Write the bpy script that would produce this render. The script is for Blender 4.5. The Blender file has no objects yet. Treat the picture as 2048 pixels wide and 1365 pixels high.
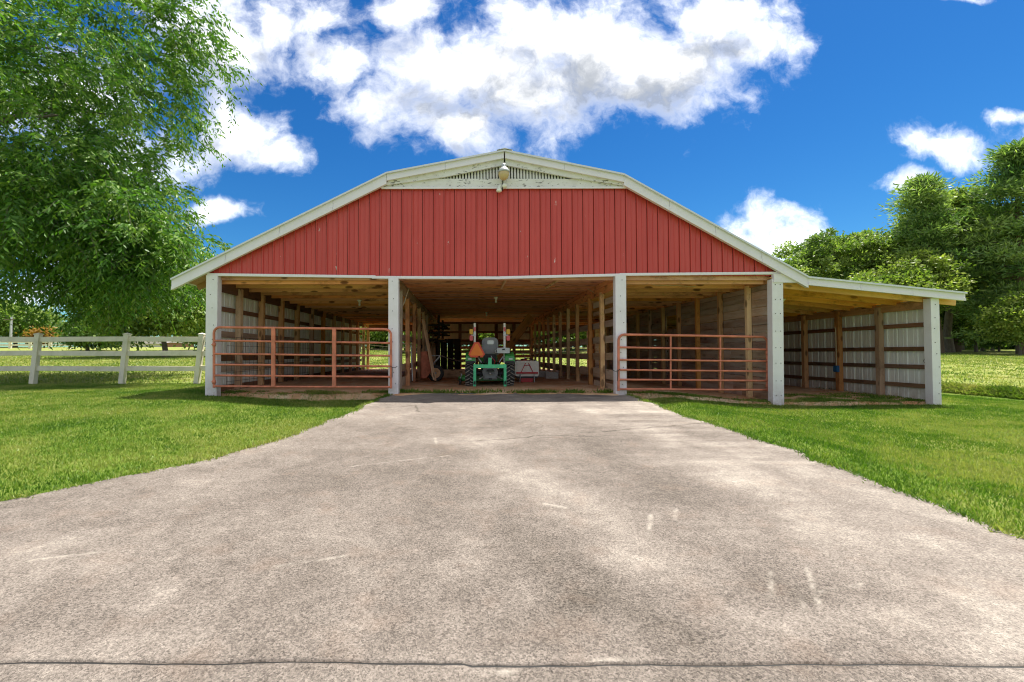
import bpy, math, random
import numpy as np
from mathutils import Vector, Matrix
R = math.radians
scene = bpy.context.scene
col = scene.collection
rnd = random.Random(7)

# ------------------------------------------------------------------ camera
FPX, CX, CY, PITCH, CAMZ = 910.0, 938.0, 682.5, R(1.55), 0.85
cam_d = bpy.data.cameras.new('camera')
cam_d.sensor_width = 36.0
cam_d.lens = FPX / 2048 * 36
cam_d.shift_x = (1024 - CX) / 2048
cam_d.clip_start, cam_d.clip_end = 0.05, 3000
cam = bpy.data.objects.new('camera', cam_d)
col.objects.link(cam)
cam.location = (0, 0, CAMZ)
cam.rotation_euler = (R(90) + PITCH, 0, 0)
scene.camera = cam

def ray(px, py):
    a, b = (px - CX) / FPX, (CY - py) / FPX
    cp, sp = math.cos(PITCH), math.sin(PITCH)
    return Vector((a, cp - b * sp, sp + b * cp))
def P(px, py, Y):
    """the point at depth Y (metres in front of the camera's spot) seen at a pixel"""
    d = ray(px, py)
    t = Y / d.y
    return Vector((d.x * t, Y, CAMZ + d.z * t))

# ------------------------------------------------------------------ render / exposure
vs = scene.view_settings
vs.view_transform = 'Standard'
vs.look = 'None'
vs.gamma = 1.0
vs.use_curve_mapping = False
vs.exposure = 1.6
cy = scene.cycles
cy.max_bounces, cy.diffuse_bounces, cy.glossy_bounces = 14, 8, 3
cy.transmission_bounces, cy.transparent_max_bounces = 6, 6
cy.pixel_filter_type, cy.filter_width = 'BLACKMAN_HARRIS', 1.1
cy.caustics_reflective = cy.caustics_refractive = False

# ------------------------------------------------------------------ sun
SUN = Vector((0.32, 0.175, 1.0)).normalized()
EL = math.asin(SUN.z)
AZ = math.atan2(SUN.x, SUN.y)
sun_d = bpy.data.lights.new('sun', 'SUN')
sun_d.energy = 3.0
sun_d.angle = R(0.53)
sun_d.color = (1.0, 0.95, 0.86)
sun = bpy.data.objects.new('sun', sun_d)
col.objects.link(sun)
sun.rotation_euler = (-SUN).to_track_quat('-Z', 'Y').to_euler()
sun.location = (0, 0, 40)

# ------------------------------------------------------------------ node helpers
class NT:
    def __init__(s, tree):
        s.t = tree
        s.n = tree.nodes
        s.l = tree.links
    def set(s, sock, v):
        if v is None:
            return
        if isinstance(v, bpy.types.NodeSocket):
            s.l.new(v, sock)
        else:
            sock.default_value = v
    def node(s, typ, ins=(), **props):
        n = s.n.new(typ)
        for k, v in props.items():
            setattr(n, k, v)
        for k, v in (ins.items() if isinstance(ins, dict) else enumerate(ins)):
            s.set(n.inputs[k], v)
        return n
    def math(s, op, a, b=None, c=None, clamp=False):
        n = s.node('ShaderNodeMath', operation=op, use_clamp=clamp)
        for i, v in enumerate((a, b, c)):
            s.set(n.inputs[i], v)
        return n.outputs[0]
    def vmath(s, op, a, b=None, out=0):
        n = s.node('ShaderNodeVectorMath', operation=op)
        s.set(n.inputs[0], a)
        s.set(n.inputs[1], b)
        return n.outputs[out]
    def noise(s, vec, scale, detail=4, rough=0.55, dist=0.0, out='Fac'):
        n = s.node('ShaderNodeTexNoise', {'Vector': vec, 'Scale': scale, 'Detail': detail,
                                          'Roughness': rough, 'Distortion': dist})
        return n.outputs[out]
    def voronoi(s, vec, scale, out='Distance', rand=1.0):
        n = s.node('ShaderNodeTexVoronoi', {'Vector': vec, 'Scale': scale, 'Randomness': rand})
        return n.outputs[out]
    def mapping(s, vec, scale=(1, 1, 1), loc=(0, 0, 0)):
        return s.node('ShaderNodeMapping', {'Vector': vec, 'Scale': scale, 'Location': loc}).outputs[0]
    def ramp(s, fac, stops, interp='LINEAR'):
        n = s.node('ShaderNodeValToRGB', {0: fac})
        r = n.color_ramp
        r.interpolation = interp
        while len(r.elements) < len(stops):
            r.elements.new(0.5)
        for e, (p, c) in zip(r.elements, stops):
            e.position = p
            e.color = tuple(c) + ((1,) if len(c) == 3 else ())
        return n.outputs[0]
    def mix(s, fac, a, b, blend='MIX'):
        n = s.node('ShaderNodeMix', data_type='RGBA', blend_type=blend)
        s.set(n.inputs[0], fac)
        for i, v in ((6, a), (7, b)):
            if not isinstance(v, bpy.types.NodeSocket) and len(v) == 3:
                v = tuple(v) + (1,)
            s.set(n.inputs[i], v)
        return n.outputs[2]
    def rng(s, v, a, b, c=0.0, d=1.0, smooth=False):
        n = s.node('ShaderNodeMapRange', interpolation_type='SMOOTHSTEP' if smooth else 'LINEAR', clamp=True)
        for i, x in enumerate((v, a, b, c, d)):
            s.set(n.inputs[i], x)
        return n.outputs[0]

def srgb(r, g, b):
    f = lambda c: (c / 12.92) if c <= 0.04045 else ((c + 0.055) / 1.055) ** 2.4
    return (f(r / 255), f(g / 255), f(b / 255))

# ------------------------------------------------------------------ world: Nishita sky with fair-weather clouds
world = bpy.data.worlds.new('World')
scene.world = world
world.use_nodes = True
w = NT(world.node_tree)
w.n.clear()
sky = w.node('ShaderNodeTexSky', sky_type='NISHITA')
sky.sun_disc = False
sky.sun_elevation = EL
sky.sun_rotation = AZ
sky.air_density, sky.dust_density, sky.ozone_density = 1.0, 0.3, 3.0
SKY_STRENGTH = 0.085
gen = w.node('ShaderNodeTexCoord').outputs['Generated']
sx = w.node('ShaderNodeSeparateXYZ', {0: gen})
ay = w.math('MAXIMUM', w.math('ABSOLUTE', sx.outputs[1]), 0.08)
u = w.math('DIVIDE', sx.outputs[0], ay)
v = w.math('DIVIDE', sx.outputs[2], ay)
uv = w.node('ShaderNodeCombineXYZ', {0: u, 1: v, 2: 0.0}).outputs[0]
warp = w.noise(uv, 5.0, 5, 0.6, out='Color')
warp = w.vmath('MULTIPLY', w.vmath('SUBTRACT', warp, (0.5, 0.5, 0.5)), (0.12, 0.08, 0.0))
uvw = w.vmath('ADD', uv, warp)
BLOBS = [  # px, py, rx, ry, strength: where the photo's clouds hang
    (1010, 150, 210, 120, 1.0), (860, 150, 170, 95, .95), (1180, 110, 190, 120, 1.0), (1330, 120, 180, 95, 1.0),
    (1480, 95, 110, 48, .9), (1430, 22, 130, 45, .9), (930, 255, 100, 70, .9), (690, 120, 150, 85, .72),
    (790, 205, 130, 55, .8), (1270, 185, 110, 45, .8), (440, 70, 130, 120, .95), (540, 40, 140, 75, .75),
    (490, 265, 75, 58, .95), (560, 305, 55, 36, .9), (455, 215, 60, 50, .8), (650, 40, 110, 60, .62),
    (830, 15, 110, 40, .8), (1865, 288, 88, 38, .85), (1825, 345, 54, 28, .9), (2030, 228, 60, 22, .7),
    (1515, 450, 95, 42, .9), (1570, 492, 90, 40, .9), (1480, 495, 60, 40, .85), (440, 424, 90, 24, .85),
    (60, 590, 260, 60, .6), (1925, 0, 50, 12, .8), (250, 330, 150, 80, .85), (110, 200, 200, 110, .8),
    (1030, 470, 60, 30, .8), (180, 480, 170, 60, .7), (2300, 300, 220, 90, .9), (-300, 250, 300, 120, .9)]
def cover(shift):
    q = w.vmath('ADD', uvw, (shift[0], shift[1], 0.0))
    acc = None
    for (bx, by, rx, ry, s) in BLOBS:
        d = ray(bx, by)
        c = (d.x / d.y, d.z / d.y, 0.0)
        k = w.vmath('MULTIPLY', w.vmath('SUBTRACT', q, c), (FPX / rx, FPX / ry, 0.0))
        val = w.math('MULTIPLY_ADD', w.vmath('LENGTH', k, out=1), -0.75, s)
        acc = val if acc is None else w.math('SMOOTH_MAX', acc, val, 0.25)
    # overhead and round about: unseen cumulus, thickened to add fill light, from noise alone
    n = w.noise(q, 7.5, 9, 0.62)
    zz = w.math('MAXIMUM', sx.outputs[2], 0.12)
    dome = w.node('ShaderNodeCombineXYZ', {0: w.math('DIVIDE', sx.outputs[0], zz), 1: w.math('DIVIDE', sx.outputs[1], zz), 2: 3.0}).outputs[0]
    hi = w.rng(w.noise(dome, 1.1, 3), 0.30, 0.54, -0.25, 1.0)
    away = w.math('MAXIMUM', w.rng(v, 0.80, 0.92), w.math('LESS_THAN', sx.outputs[1], 0.0))
    acc = w.math('ADD', w.math('MULTIPLY', acc, w.math('SUBTRACT', 1.0, away)), w.math('MULTIPLY', hi, away))
    return w.math('ADD', acc, w.math('MULTIPLY', w.math('SUBTRACT', n, 0.51), 2.6))
dens = cover((0, 0))
up = cover((0.02, 0.075))
alpha = w.rng(dens, -0.15, 0.95, smooth=True)
alpha = w.math('MULTIPLY', alpha, w.rng(sx.outputs[2], 0.0, 0.03))
shade = w.math('MULTIPLY', w.rng(up, -0.1, 1.05, smooth=True), w.rng(dens, 0.0, 0.6))
ccol = w.mix(shade, (7.6, 7.6, 7.6), (2.1, 2.25, 2.5))
hz = w.rng(sx.outputs[2], 0.0, 0.30, 1.0, 0.0)
skyc = w.node('ShaderNodeHueSaturation', {'Hue': 0.508, 'Saturation': 1.35, 'Value': 0.95, 'Color': sky.outputs[0]}).outputs[0]
skyc = w.mix(1.0, skyc, (0.27, 0.49, 0.535), 'MULTIPLY')
final = w.mix(alpha, skyc, ccol)
bg = w.node('ShaderNodeBackground', {'Color': final, 'Strength': SKY_STRENGTH})
out = w.node('ShaderNodeOutputWorld', {0: bg.outputs[0]})
world.cycles.sampling_method = 'MANUAL'
world.cycles.sample_map_resolution = 1024

# ------------------------------------------------------------------ materials
M = {}
def mat(name):
    m = bpy.data.materials.new(name)
    m.use_nodes = True
    t = NT(m.node_tree)
    b = t.n['Principled BSDF']
    M[name] = m
    return t, b
def plain(name, c, rough=0.6, metal=0.0, var=0.12, scale=9.0, bump=0.0, spec=None):
    t, b = mat(name)
    o = t.node('ShaderNodeTexCoord').outputs['Object']
    n = t.noise(o, scale, 5, 0.6)
    f = t.rng(n, 0.25, 0.75, 1 - var, 1 + var)
    t.set(b.inputs['Base Color'], t.mix(1.0, tuple(c) + (1,), t.node('ShaderNodeCombineColor', (f, f, f)).outputs[0], 'MULTIPLY'))
    b.inputs['Roughness'].default_value = rough
    b.inputs['Metallic'].default_value = metal
    if spec is not None:
        b.inputs['Specular IOR Level'].default_value = spec
    if bump:
        t.set(b.inputs['Normal'], t.node('ShaderNodeBump', {'Strength': bump, 'Distance': 0.01, 'Height': n}).outputs[0])
    return m_(name)
def m_(n):
    return M[n]

def wood(name, a, b_, dark, knots=0.6, rough=0.85, weather=0.0, wcol=(0.2, 0.18, 0.15), hue=0.12):
    """sawn timber, the grain running along the object's own X"""
    t, b = mat(name)
    o = t.node('ShaderNodeTexCoord').outputs['Object']
    oi = t.node('ShaderNodeObjectInfo')
    off = t.vmath('MULTIPLY', t.node('ShaderNodeCombineXYZ', (oi.outputs['Random'], oi.outputs['Random'], oi.outputs['Random'])).outputs[0], (37.0, 11.0, 5.0))
    q = t.vmath('ADD', o, off)
    g = t.noise(t.mapping(q, (1.1, 26, 26)), 1.0, 6, 0.62, 0.6)
    g2 = t.noise(t.mapping(q, (0.35, 3.0, 3.0)), 1.0, 3, 0.6)
    c = t.mix(t.rng(g, 0.3, 0.7), a, b_)
    c = t.mix(t.rng(g2, 0.42, 0.72, 0.0, 0.75), c, dark)
    if knots:
        kd = t.voronoi(t.mapping(q, (2.4, 6.0, 6.0)), 1.0)
        kf = t.rng(kd, 0.15, 0.27, knots, 0.0, True)
        c = t.mix(kf, c, tuple(x * 0.22 for x in dark))
        st = t.rng(t.noise(t.mapping(q, (0.9, 1.6, 1.6), (3, 1, 7)), 2.2, 6, 0.75), 0.52, 0.68, 0.0, 0.65)
        c = t.mix(st, c, tuple(x * 0.35 for x in dark))
    if weather:
        wf = t.rng(t.noise(t.mapping(q, (0.5, 4, 4), (9, 2, 1)), 1.4, 5, 0.65), 0.38, 0.62, 0.0, weather)
        c = t.mix(wf, c, wcol)
    val = t.rng(oi.outputs['Random'], 0, 1, 0.78, 1.22)
    hs = t.node('ShaderNodeHueSaturation', {'Hue': t.rng(t.math('FRACT', t.math('MULTIPLY', oi.outputs['Random'], 7.31)), 0, 1, 0.5 - hue * 0.08, 0.5 + hue * 0.08),
                                            'Saturation': t.rng(t.math('FRACT', t.math('MULTIPLY', oi.outputs['Random'], 3.77)), 0, 1, 0.8, 1.15), 'Value': val, 'Color': c})
    t.set(b.inputs['Base Color'], hs.outputs[0])
    b.inputs['Roughness'].default_value = rough
    b.inputs['Specular IOR Level'].default_value = 0.25
    t.set(b.inputs['Normal'], t.node('ShaderNodeBump', {'Strength': 0.35, 'Distance': 0.006, 'Height': g}).outputs[0])

wood('ceiling_pine', (0.84, 0.44, 0.22), (0.72, 0.32, 0.15), (0.50, 0.185, 0.085), 0.95)
wood('joist_pine', (0.86, 0.47, 0.24), (0.74, 0.35, 0.17), (0.50, 0.195, 0.095), 0.85)
wood('lean_pine', (0.86, 0.50, 0.19), (0.78, 0.41, 0.13), (0.52, 0.24, 0.075), 0.6)
wood('stud_red', (0.70, 0.38, 0.19), (0.56, 0.26, 0.12), (0.34, 0.135, 0.065), 0.7)
wood('stud_tan', (0.78, 0.53, 0.31), (0.66, 0.41, 0.22), (0.42, 0.22, 0.11), 0.7)
wood('girt_dark', (0.27, 0.15, 0.09), (0.18, 0.095, 0.057), (0.10, 0.05, 0.03), 0.4)
wood('board_old', (0.50, 0.34, 0.23), (0.36, 0.22, 0.145), (0.19, 0.105, 0.065), 0.5, weather=0.6, wcol=(0.46, 0.385, 0.31))
wood('plank_weathered', (0.50, 0.32, 0.22), (0.36, 0.205, 0.135), (0.19, 0.095, 0.062), 0.5, weather=0.75, wcol=(0.50, 0.42, 0.35), hue=0.2)
wood('board_black', (0.06, 0.045, 0.035), (0.04, 0.03, 0.024), (0.02, 0.014, 0.012), 0.2)

def paint_white(name, base=(0.76, 0.76, 0.77), dirt=(0.30, 0.25, 0.19), amount=0.25, flake=False):
    t, b = mat(name)
    tc = t.node('ShaderNodeTexCoord')
    o = tc.outputs['Object']
    n = t.noise(o, 3.0, 6, 0.65)
    c = t.mix(t.rng(n, 0.45, 0.8, 0.0, amount), base, dirt)
    if flake:
        f1 = t.noise(t.mapping(o, (3, 9, 9)), 3.0, 8, 0.72)
        f2 = t.noise(o, 0.9, 2)
        fl = t.math('GREATER_THAN', t.math('ADD', f1, t.math('MULTIPLY', f2, 0.35)), 0.775)
        c = t.mix(t.math('MULTIPLY', fl, 0.9), c, (0.10, 0.085, 0.075))
        c = t.mix(t.rng(t.noise(t.mapping(o, (1, 22, 22)), 1.0, 5, 0.7), 0.55, 0.8, 0.0, 0.35), c, (0.42, 0.38, 0.33))
        t.set(b.inputs['Normal'], t.node('ShaderNodeBump', {'Strength': 0.5, 'Distance': 0.004, 'Height': t.math('MULTIPLY', fl, -1.0)}).outputs[0])
    if name == 'post_white':
        foot = t.math('MULTIPLY', t.rng(t.node('ShaderNodeSeparateXYZ', {0: o}).outputs[0], -1.25, -0.75, 1.0, 0.0), t.rng(t.noise(o, 9.0, 6, 0.7), 0.35, 0.7))
        c = t.mix(t.math('MULTIPLY', foot, 0.75), c, (0.33, 0.20, 0.11))
        c = t.mix(t.rng(t.noise(t.mapping(o, (0.8, 30, 30)), 1.0, 5, 0.7), 0.55, 0.8, 0.0, 0.3), c, (0.5, 0.48, 0.45))
    t.set(b.inputs['Base Color'], c)
    b.inputs['Roughness'].default_value = 0.55
paint_white('post_white', (0.83, 0.785, 0.82), amount=0.18)
paint_white('trim_white', (0.84, 0.785, 0.835), amount=0.10)
paint_white('peeling_white', (0.80, 0.765, 0.75), amount=0.3, flake=True)
paint_white('fence_vinyl', (0.76, 0.70, 0.57), (0.36, 0.34, 0.20), 0.5)

# painted red sheet metal
t, b = mat('red_metal')
tc = t.node('ShaderNodeTexCoord').outputs['Object']
oi = t.node('ShaderNodeObjectInfo').outputs['Random']
n1 = t.noise(t.mapping(tc, (2.0, 2.0, 0.5)), 1.6, 5, 0.6)
c = t.mix(t.rng(n1, 0.3, 0.7), (0.54, 0.052, 0.040), (0.63, 0.076, 0.058))
c = t.mix(t.rng(oi, 0, 1, 0.0, 0.16), c, (0.58, 0.11, 0.09))
spk = t.voronoi(t.mapping(tc, (1.3, 1.3, 0.55)), 3.0)
spk2 = t.noise(t.mapping(tc, (40, 40, 9)), 1.0, 4, 0.7)
sf = t.math('MULTIPLY', t.math('LESS_THAN', spk, 0.09), t.math('GREATER_THAN', spk2, 0.56))
c = t.mix(t.math('MULTIPLY', sf, 0.8), c, (0.75, 0.72, 0.68))
c = t.mix(t.rng(t.noise(t.mapping(tc, (30, 30, 1.2)), 1.0, 3), 0.55, 0.85, 0.0, 0.28), c, (0.28, 0.05, 0.045))
t.set(b.inputs['Base Color'], c)
b.inputs['Roughness'].default_value = 0.42

# light ribbed sheet metal of the side walls
def sheet(name, a, b_, dirty):
    t, b = mat(name)
    geo = t.node('ShaderNodeTexCoord').outputs['Object']
    n = t.noise(t.mapping(geo, (9, 9, 0.7)), 1.0, 5, 0.6)
    c = t.mix(t.rng(n, 0.3, 0.7), a, b_)
    z = t.node('ShaderNodeSeparateXYZ', {0: geo}).outputs[2]
    d = t.math('MULTIPLY', t.rng(z, -0.15, 0.45, 1.0, 0.0), t.rng(t.noise(geo, 3.0, 5, 0.7), 0.3, 0.7))
    c = t.mix(t.math('MULTIPLY', d, 0.7), c, dirty)
    t.set(b.inputs['Base Color'], c)
    b.inputs['Roughness'].default_value = 0.38
    b.inputs['Metallic'].default_value = 0.0
sheet('wall_sheet', (0.88, 0.88, 0.85), (0.78, 0.77, 0.72), (0.32, 0.22, 0.12))
sheet('tan_sheet', (0.74, 0.62, 0.42), (0.64, 0.52, 0.34), (0.25, 0.16, 0.08))
plain('roof_metal', (0.70, 0.70, 0.70), 0.4, 0.3, 0.05)
plain('rust_red_tube', (0.60, 0.19, 0.11), 0.6, 0.0, 0.42, 5.0)
plain('dark_steel', (0.03, 0.03, 0.032), 0.5, 0.4, 0.3)
plain('grey_plastic', (0.24, 0.245, 0.26), 0.55, 0.0, 0.1)
plain('steel', (0.45, 0.45, 0.46), 0.4, 0.8, 0.2)
plain('galvanised', (0.50, 0.52, 0.53), 0.5, 0.4, 0.2)
plain('tractor_green', (0.05, 0.32, 0.07), 0.3, 0.0, 0.1)
plain('hitch_green', (0.08, 0.58, 0.27), 0.4, 0.0, 0.18)
plain('rubber', (0.030, 0.030, 0.031), 0.8, 0.0, 0.3, 30)
plain('rubber_dusty', (0.30, 0.27, 0.24), 0.9, 0.0, 0.3, 30)
plain('wheel_yellow', (0.75, 0.45, 0.03), 0.4)
plain('orange_sign', (0.95, 0.24, 0.02), 0.45, 0.0, 0.05)
plain('red_reflector', (0.75, 0.07, 0.02), 0.35, 0.0, 0.05)
plain('amber_lens', (0.85, 0.48, 0.02), 0.25, 0.0, 0.05)
plain('red_lens', (0.75, 0.10, 0.12), 0.25, 0.0, 0.05)
plain('tank_white', (0.86, 0.85, 0.79), 0.45, 0.0, 0.08)
plain('red_paint', (0.55, 0.02, 0.03), 0.4, 0.0, 0.1)
plain('rust_tray', (0.42, 0.13, 0.075), 0.8, 0.1, 0.4, 8)
plain('bulb_glass', (0.85, 0.84, 0.80), 0.2)
plain('lens_amber', (0.62, 0.46, 0.24), 0.25, 0.0, 0.1)
plain('blue_plastic', (0.02, 0.12, 0.30), 0.4)
plain('wire_cream', (0.62, 0.52, 0.36), 0.6)
plain('wire_black', (0.015, 0.015, 0.015), 0.6)
plain('block_grey', (0.46, 0.45, 0.43), 0.9, 0.0, 0.25, 20, 0.4)
plain('house_wall', (0.62, 0.58, 0.52), 0.8)
plain('house_brick', (0.30, 0.15, 0.11), 0.85, 0, 0.3, 20)
plain('shingle', (0.30, 0.275, 0.27), 0.9, 0, 0.3, 8)
plain('window_dark', (0.03, 0.035, 0.045), 0.1)
plain('pole_wood', (0.17, 0.13, 0.10), 0.9, 0, 0.3)

def bark(name, a, b_):
    t, b = mat(name)
    o = t.node('ShaderNodeTexCoord').outputs['Object']
    n = t.noise(t.mapping(o, (7, 7, 1.3)), 1.5, 6, 0.7)
    t.set(b.inputs['Base Color'], t.mix(t.rng(n, 0.3, 0.7), a, b_))
    b.inputs['Roughness'].default_value = 0.95
    t.set(b.inputs['Normal'], t.node('ShaderNodeBump', {'Strength': 0.8, 'Distance': 0.03, 'Height': n}).outputs[0])
bark('bark_grey', (0.10, 0.075, 0.055), (0.20, 0.165, 0.135))
bark('bark_pine', (0.12, 0.075, 0.05), (0.22, 0.15, 0.11))

def leaf_mat(name, dark, mid, light, trans=0.35):
    t, b = mat(name)
    t.n.remove(b)
    rn = t.node('ShaderNodeAttribute', attribute_name='rnd').outputs['Fac']
    o = t.node('ShaderNodeTexCoord').outputs['Object']
    n = t.noise(o, 0.7, 3, 0.6)
    f = t.math('ADD', t.math('MULTIPLY', rn, 0.6), t.math('MULTIPLY', n, 0.5))
    c = t.ramp(f, [(0.2, dark), (0.52, mid), (0.88, light)])
    d = t.node('ShaderNodeBsdfPrincipled', {'Base Color': c, 'Roughness': 0.45})
    d.inputs['Specular IOR Level'].default_value = 0.35
    tr = t.node('ShaderNodeBsdfTranslucent', {'Color': t.mix(1.0, c, (1.15, 1.35, 0.6, 1), 'MULTIPLY')})
    ms = t.node('ShaderNodeMixShader', {0: trans, 1: d.outputs[0], 2: tr.outputs[0]})
    t.l.new(ms.outputs[0], t.n['Material Output'].inputs[0])
leaf_mat('leaf_left', (0.025, 0.075, 0.010), (0.085, 0.20, 0.022), (0.26, 0.37, 0.06), 0.38)
leaf_mat('leaf_oak', (0.045, 0.095, 0.02), (0.15, 0.235, 0.048), (0.40, 0.46, 0.14), 0.42)
leaf_mat('leaf_bright', (0.06, 0.12, 0.022), (0.16, 0.24, 0.042), (0.38, 0.42, 0.11), 0.42)
leaf_mat('leaf_dark', (0.04, 0.09, 0.018), (0.09, 0.165, 0.032), (0.2, 0.28, 0.07), 0.4)
leaf_mat('leaf_pine', (0.045, 0.11, 0.035), (0.145, 0.24, 0.072), (0.38, 0.47, 0.16), 0.38)
leaf_mat('leaf_autumn', (0.20, 0.10, 0.02), (0.32, 0.17, 0.03), (0.4, 0.24, 0.05), 0.35)
leaf_mat('blade', (0.058, 0.138, 0.013), (0.135, 0.225, 0.025), (0.33, 0.335, 0.10), 0.42)
leaf_mat('blade_field', (0.08, 0.145, 0.02), (0.17, 0.235, 0.038), (0.36, 0.34, 0.12), 0.4)

# lawn / field ground
t, b = mat('ground')
o = t.node('ShaderNodeTexCoord').outputs['Object']
n1 = t.noise(o, 0.55, 5, 0.62)
n2 = t.noise(o, 6.0, 5, 0.7)
n3 = t.noise(o, 60.0, 3, 0.7)
f = t.math('ADD', t.math('MULTIPLY', n1, 0.5), t.math('ADD', t.math('MULTIPLY', n2, 0.3), t.math('MULTIPLY', n3, 0.35)))
lawn = t.ramp(f, [(0.38, (0.054, 0.118, 0.013)), (0.55, (0.114, 0.185, 0.024)), (0.74, (0.25, 0.255, 0.075))])
field = t.ramp(f, [(0.36, (0.09, 0.15, 0.025)), (0.52, (0.19, 0.245, 0.045)), (0.72, (0.38, 0.345, 0.14))])
rough_f = t.node('ShaderNodeAttribute', attribute_name='field').outputs['Fac']
t.set(b.inputs['Base Color'], t.mix(rough_f, lawn, field))
b.inputs['Roughness'].default_value = 0.95
b.inputs['Specular IOR Level'].default_value = 0.1
t.set(b.inputs['Normal'], t.node('ShaderNodeBump', {'Strength': 0.7, 'Distance': 0.03, 'Height': t.math('ADD', n3, n2)}).outputs[0])

# exposed-aggregate concrete
t, b = mat('concrete')
o = t.node('ShaderNodeTexCoord').outputs['Object']
st = t.node('ShaderNodeAttribute', attribute_name='stain').outputs['Fac']
sc_ = t.node('ShaderNodeAttribute', attribute_name='scratch').outputs['Fac']
v1 = t.voronoi(o, 120.0, 'Color')
v1v = t.node('ShaderNodeSeparateColor', {0: v1}).outputs[0]
v2 = t.node('ShaderNodeSeparateColor', {0: t.voronoi(o, 290.0, 'Color')}).outputs[1]
mid = t.noise(o, 9.0, 6, 0.7)
big = t.noise(o, 1.3, 5, 0.6)
stn = t.math('ADD', st, t.math('MULTIPLY', t.math('SUBTRACT', mid, 0.5), 0.55))
c = t.ramp(stn, [(0.10, (0.090, 0.076, 0.063)), (0.42, (0.158, 0.134, 0.116)), (0.66, (0.232, 0.200, 0.174)), (0.95, (0.37, 0.330, 0.285))])
agg = t.math('ADD', t.math('MULTIPLY', v1v, 0.55), t.math('MULTIPLY', v2, 0.45))
amt = t.rng(st, 0.2, 0.95, 1.0, 0.45)
k = t.math('ADD', 1.0, t.math('MULTIPLY', t.math('SUBTRACT', agg, 0.5), t.math('MULTIPLY', amt, 1.75)))
c = t.mix(1.0, c, t.node('ShaderNodeCombineColor', (k, k, k)).outputs[0], 'MULTIPLY')
c = t.mix(t.rng(t.noise(o, 3.2, 4, 0.6), 0.55, 0.78, 0.0, 0.22), c, (0.26, 0.17, 0.12))
c = t.mix(t.math('MULTIPLY', sc_, 0.5), c, (0.55, 0.50, 0.43))
t.set(b.inputs['Base Color'], c)
b.inputs['Roughness'].default_value = 0.9
b.inputs['Specular IOR Level'].default_value = 0.2
t.set(b.inputs['Normal'], t.node('ShaderNodeBump', {'Strength': 0.55, 'Distance': 0.006, 'Height': agg}).outputs[0])

# dirt of the barn floor
t, b = mat('dirt')
o = t.node('ShaderNodeTexCoord').outputs['Object']
n1 = t.noise(o, 0.8, 6, 0.65)
n2 = t.noise(o, 14.0, 6, 0.75)
f = t.math('ADD', t.math('MULTIPLY', n1, 0.65), t.math('MULTIPLY', n2, 0.45))
c = t.ramp(f, [(0.36, (0.36, 0.21, 0.12)), (0.52, (0.60, 0.36, 0.19)), (0.68, (0.72, 0.54, 0.36))])
c = t.mix(t.rng(t.noise(o, 2.2, 5, 0.6), 0.5, 0.62, 0.0, 0.7), c, (0.56, 0.25, 0.11))
t.set(b.inputs['Base Color'], c)
b.inputs['Roughness'].default_value = 1.0
t.set(b.inputs['Normal'], t.node('ShaderNodeBump', {'Strength': 0.9, 'Distance': 0.03, 'Height': n2}).outputs[0])

# ------------------------------------------------------------------ object helpers
WM = {}
def link(o, world_m, parent=None):
    col.objects.link(o)
    if parent is not None:
        o.parent = parent
        o.matrix_basis = WM[parent.name].inverted() @ world_m
    else:
        o.matrix_basis = world_m
    WM[o.name] = world_m.copy()
    return o
def tag(o, label=None, cat=None, group=None, kind=None):
    if label: o['label'] = label
    if cat: o['category'] = cat
    if group: o['group'] = group
    if kind: o['kind'] = kind
    return o
def thing(name, loc, label, cat, group=None, rz=0.0):
    o = bpy.data.objects.new(name, None)
    o.empty_display_size = 0.2
    link(o, Matrix.Translation(Vector(loc)) @ Matrix.Rotation(rz, 4, 'Z'))
    return tag(o, label, cat, group)

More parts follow.
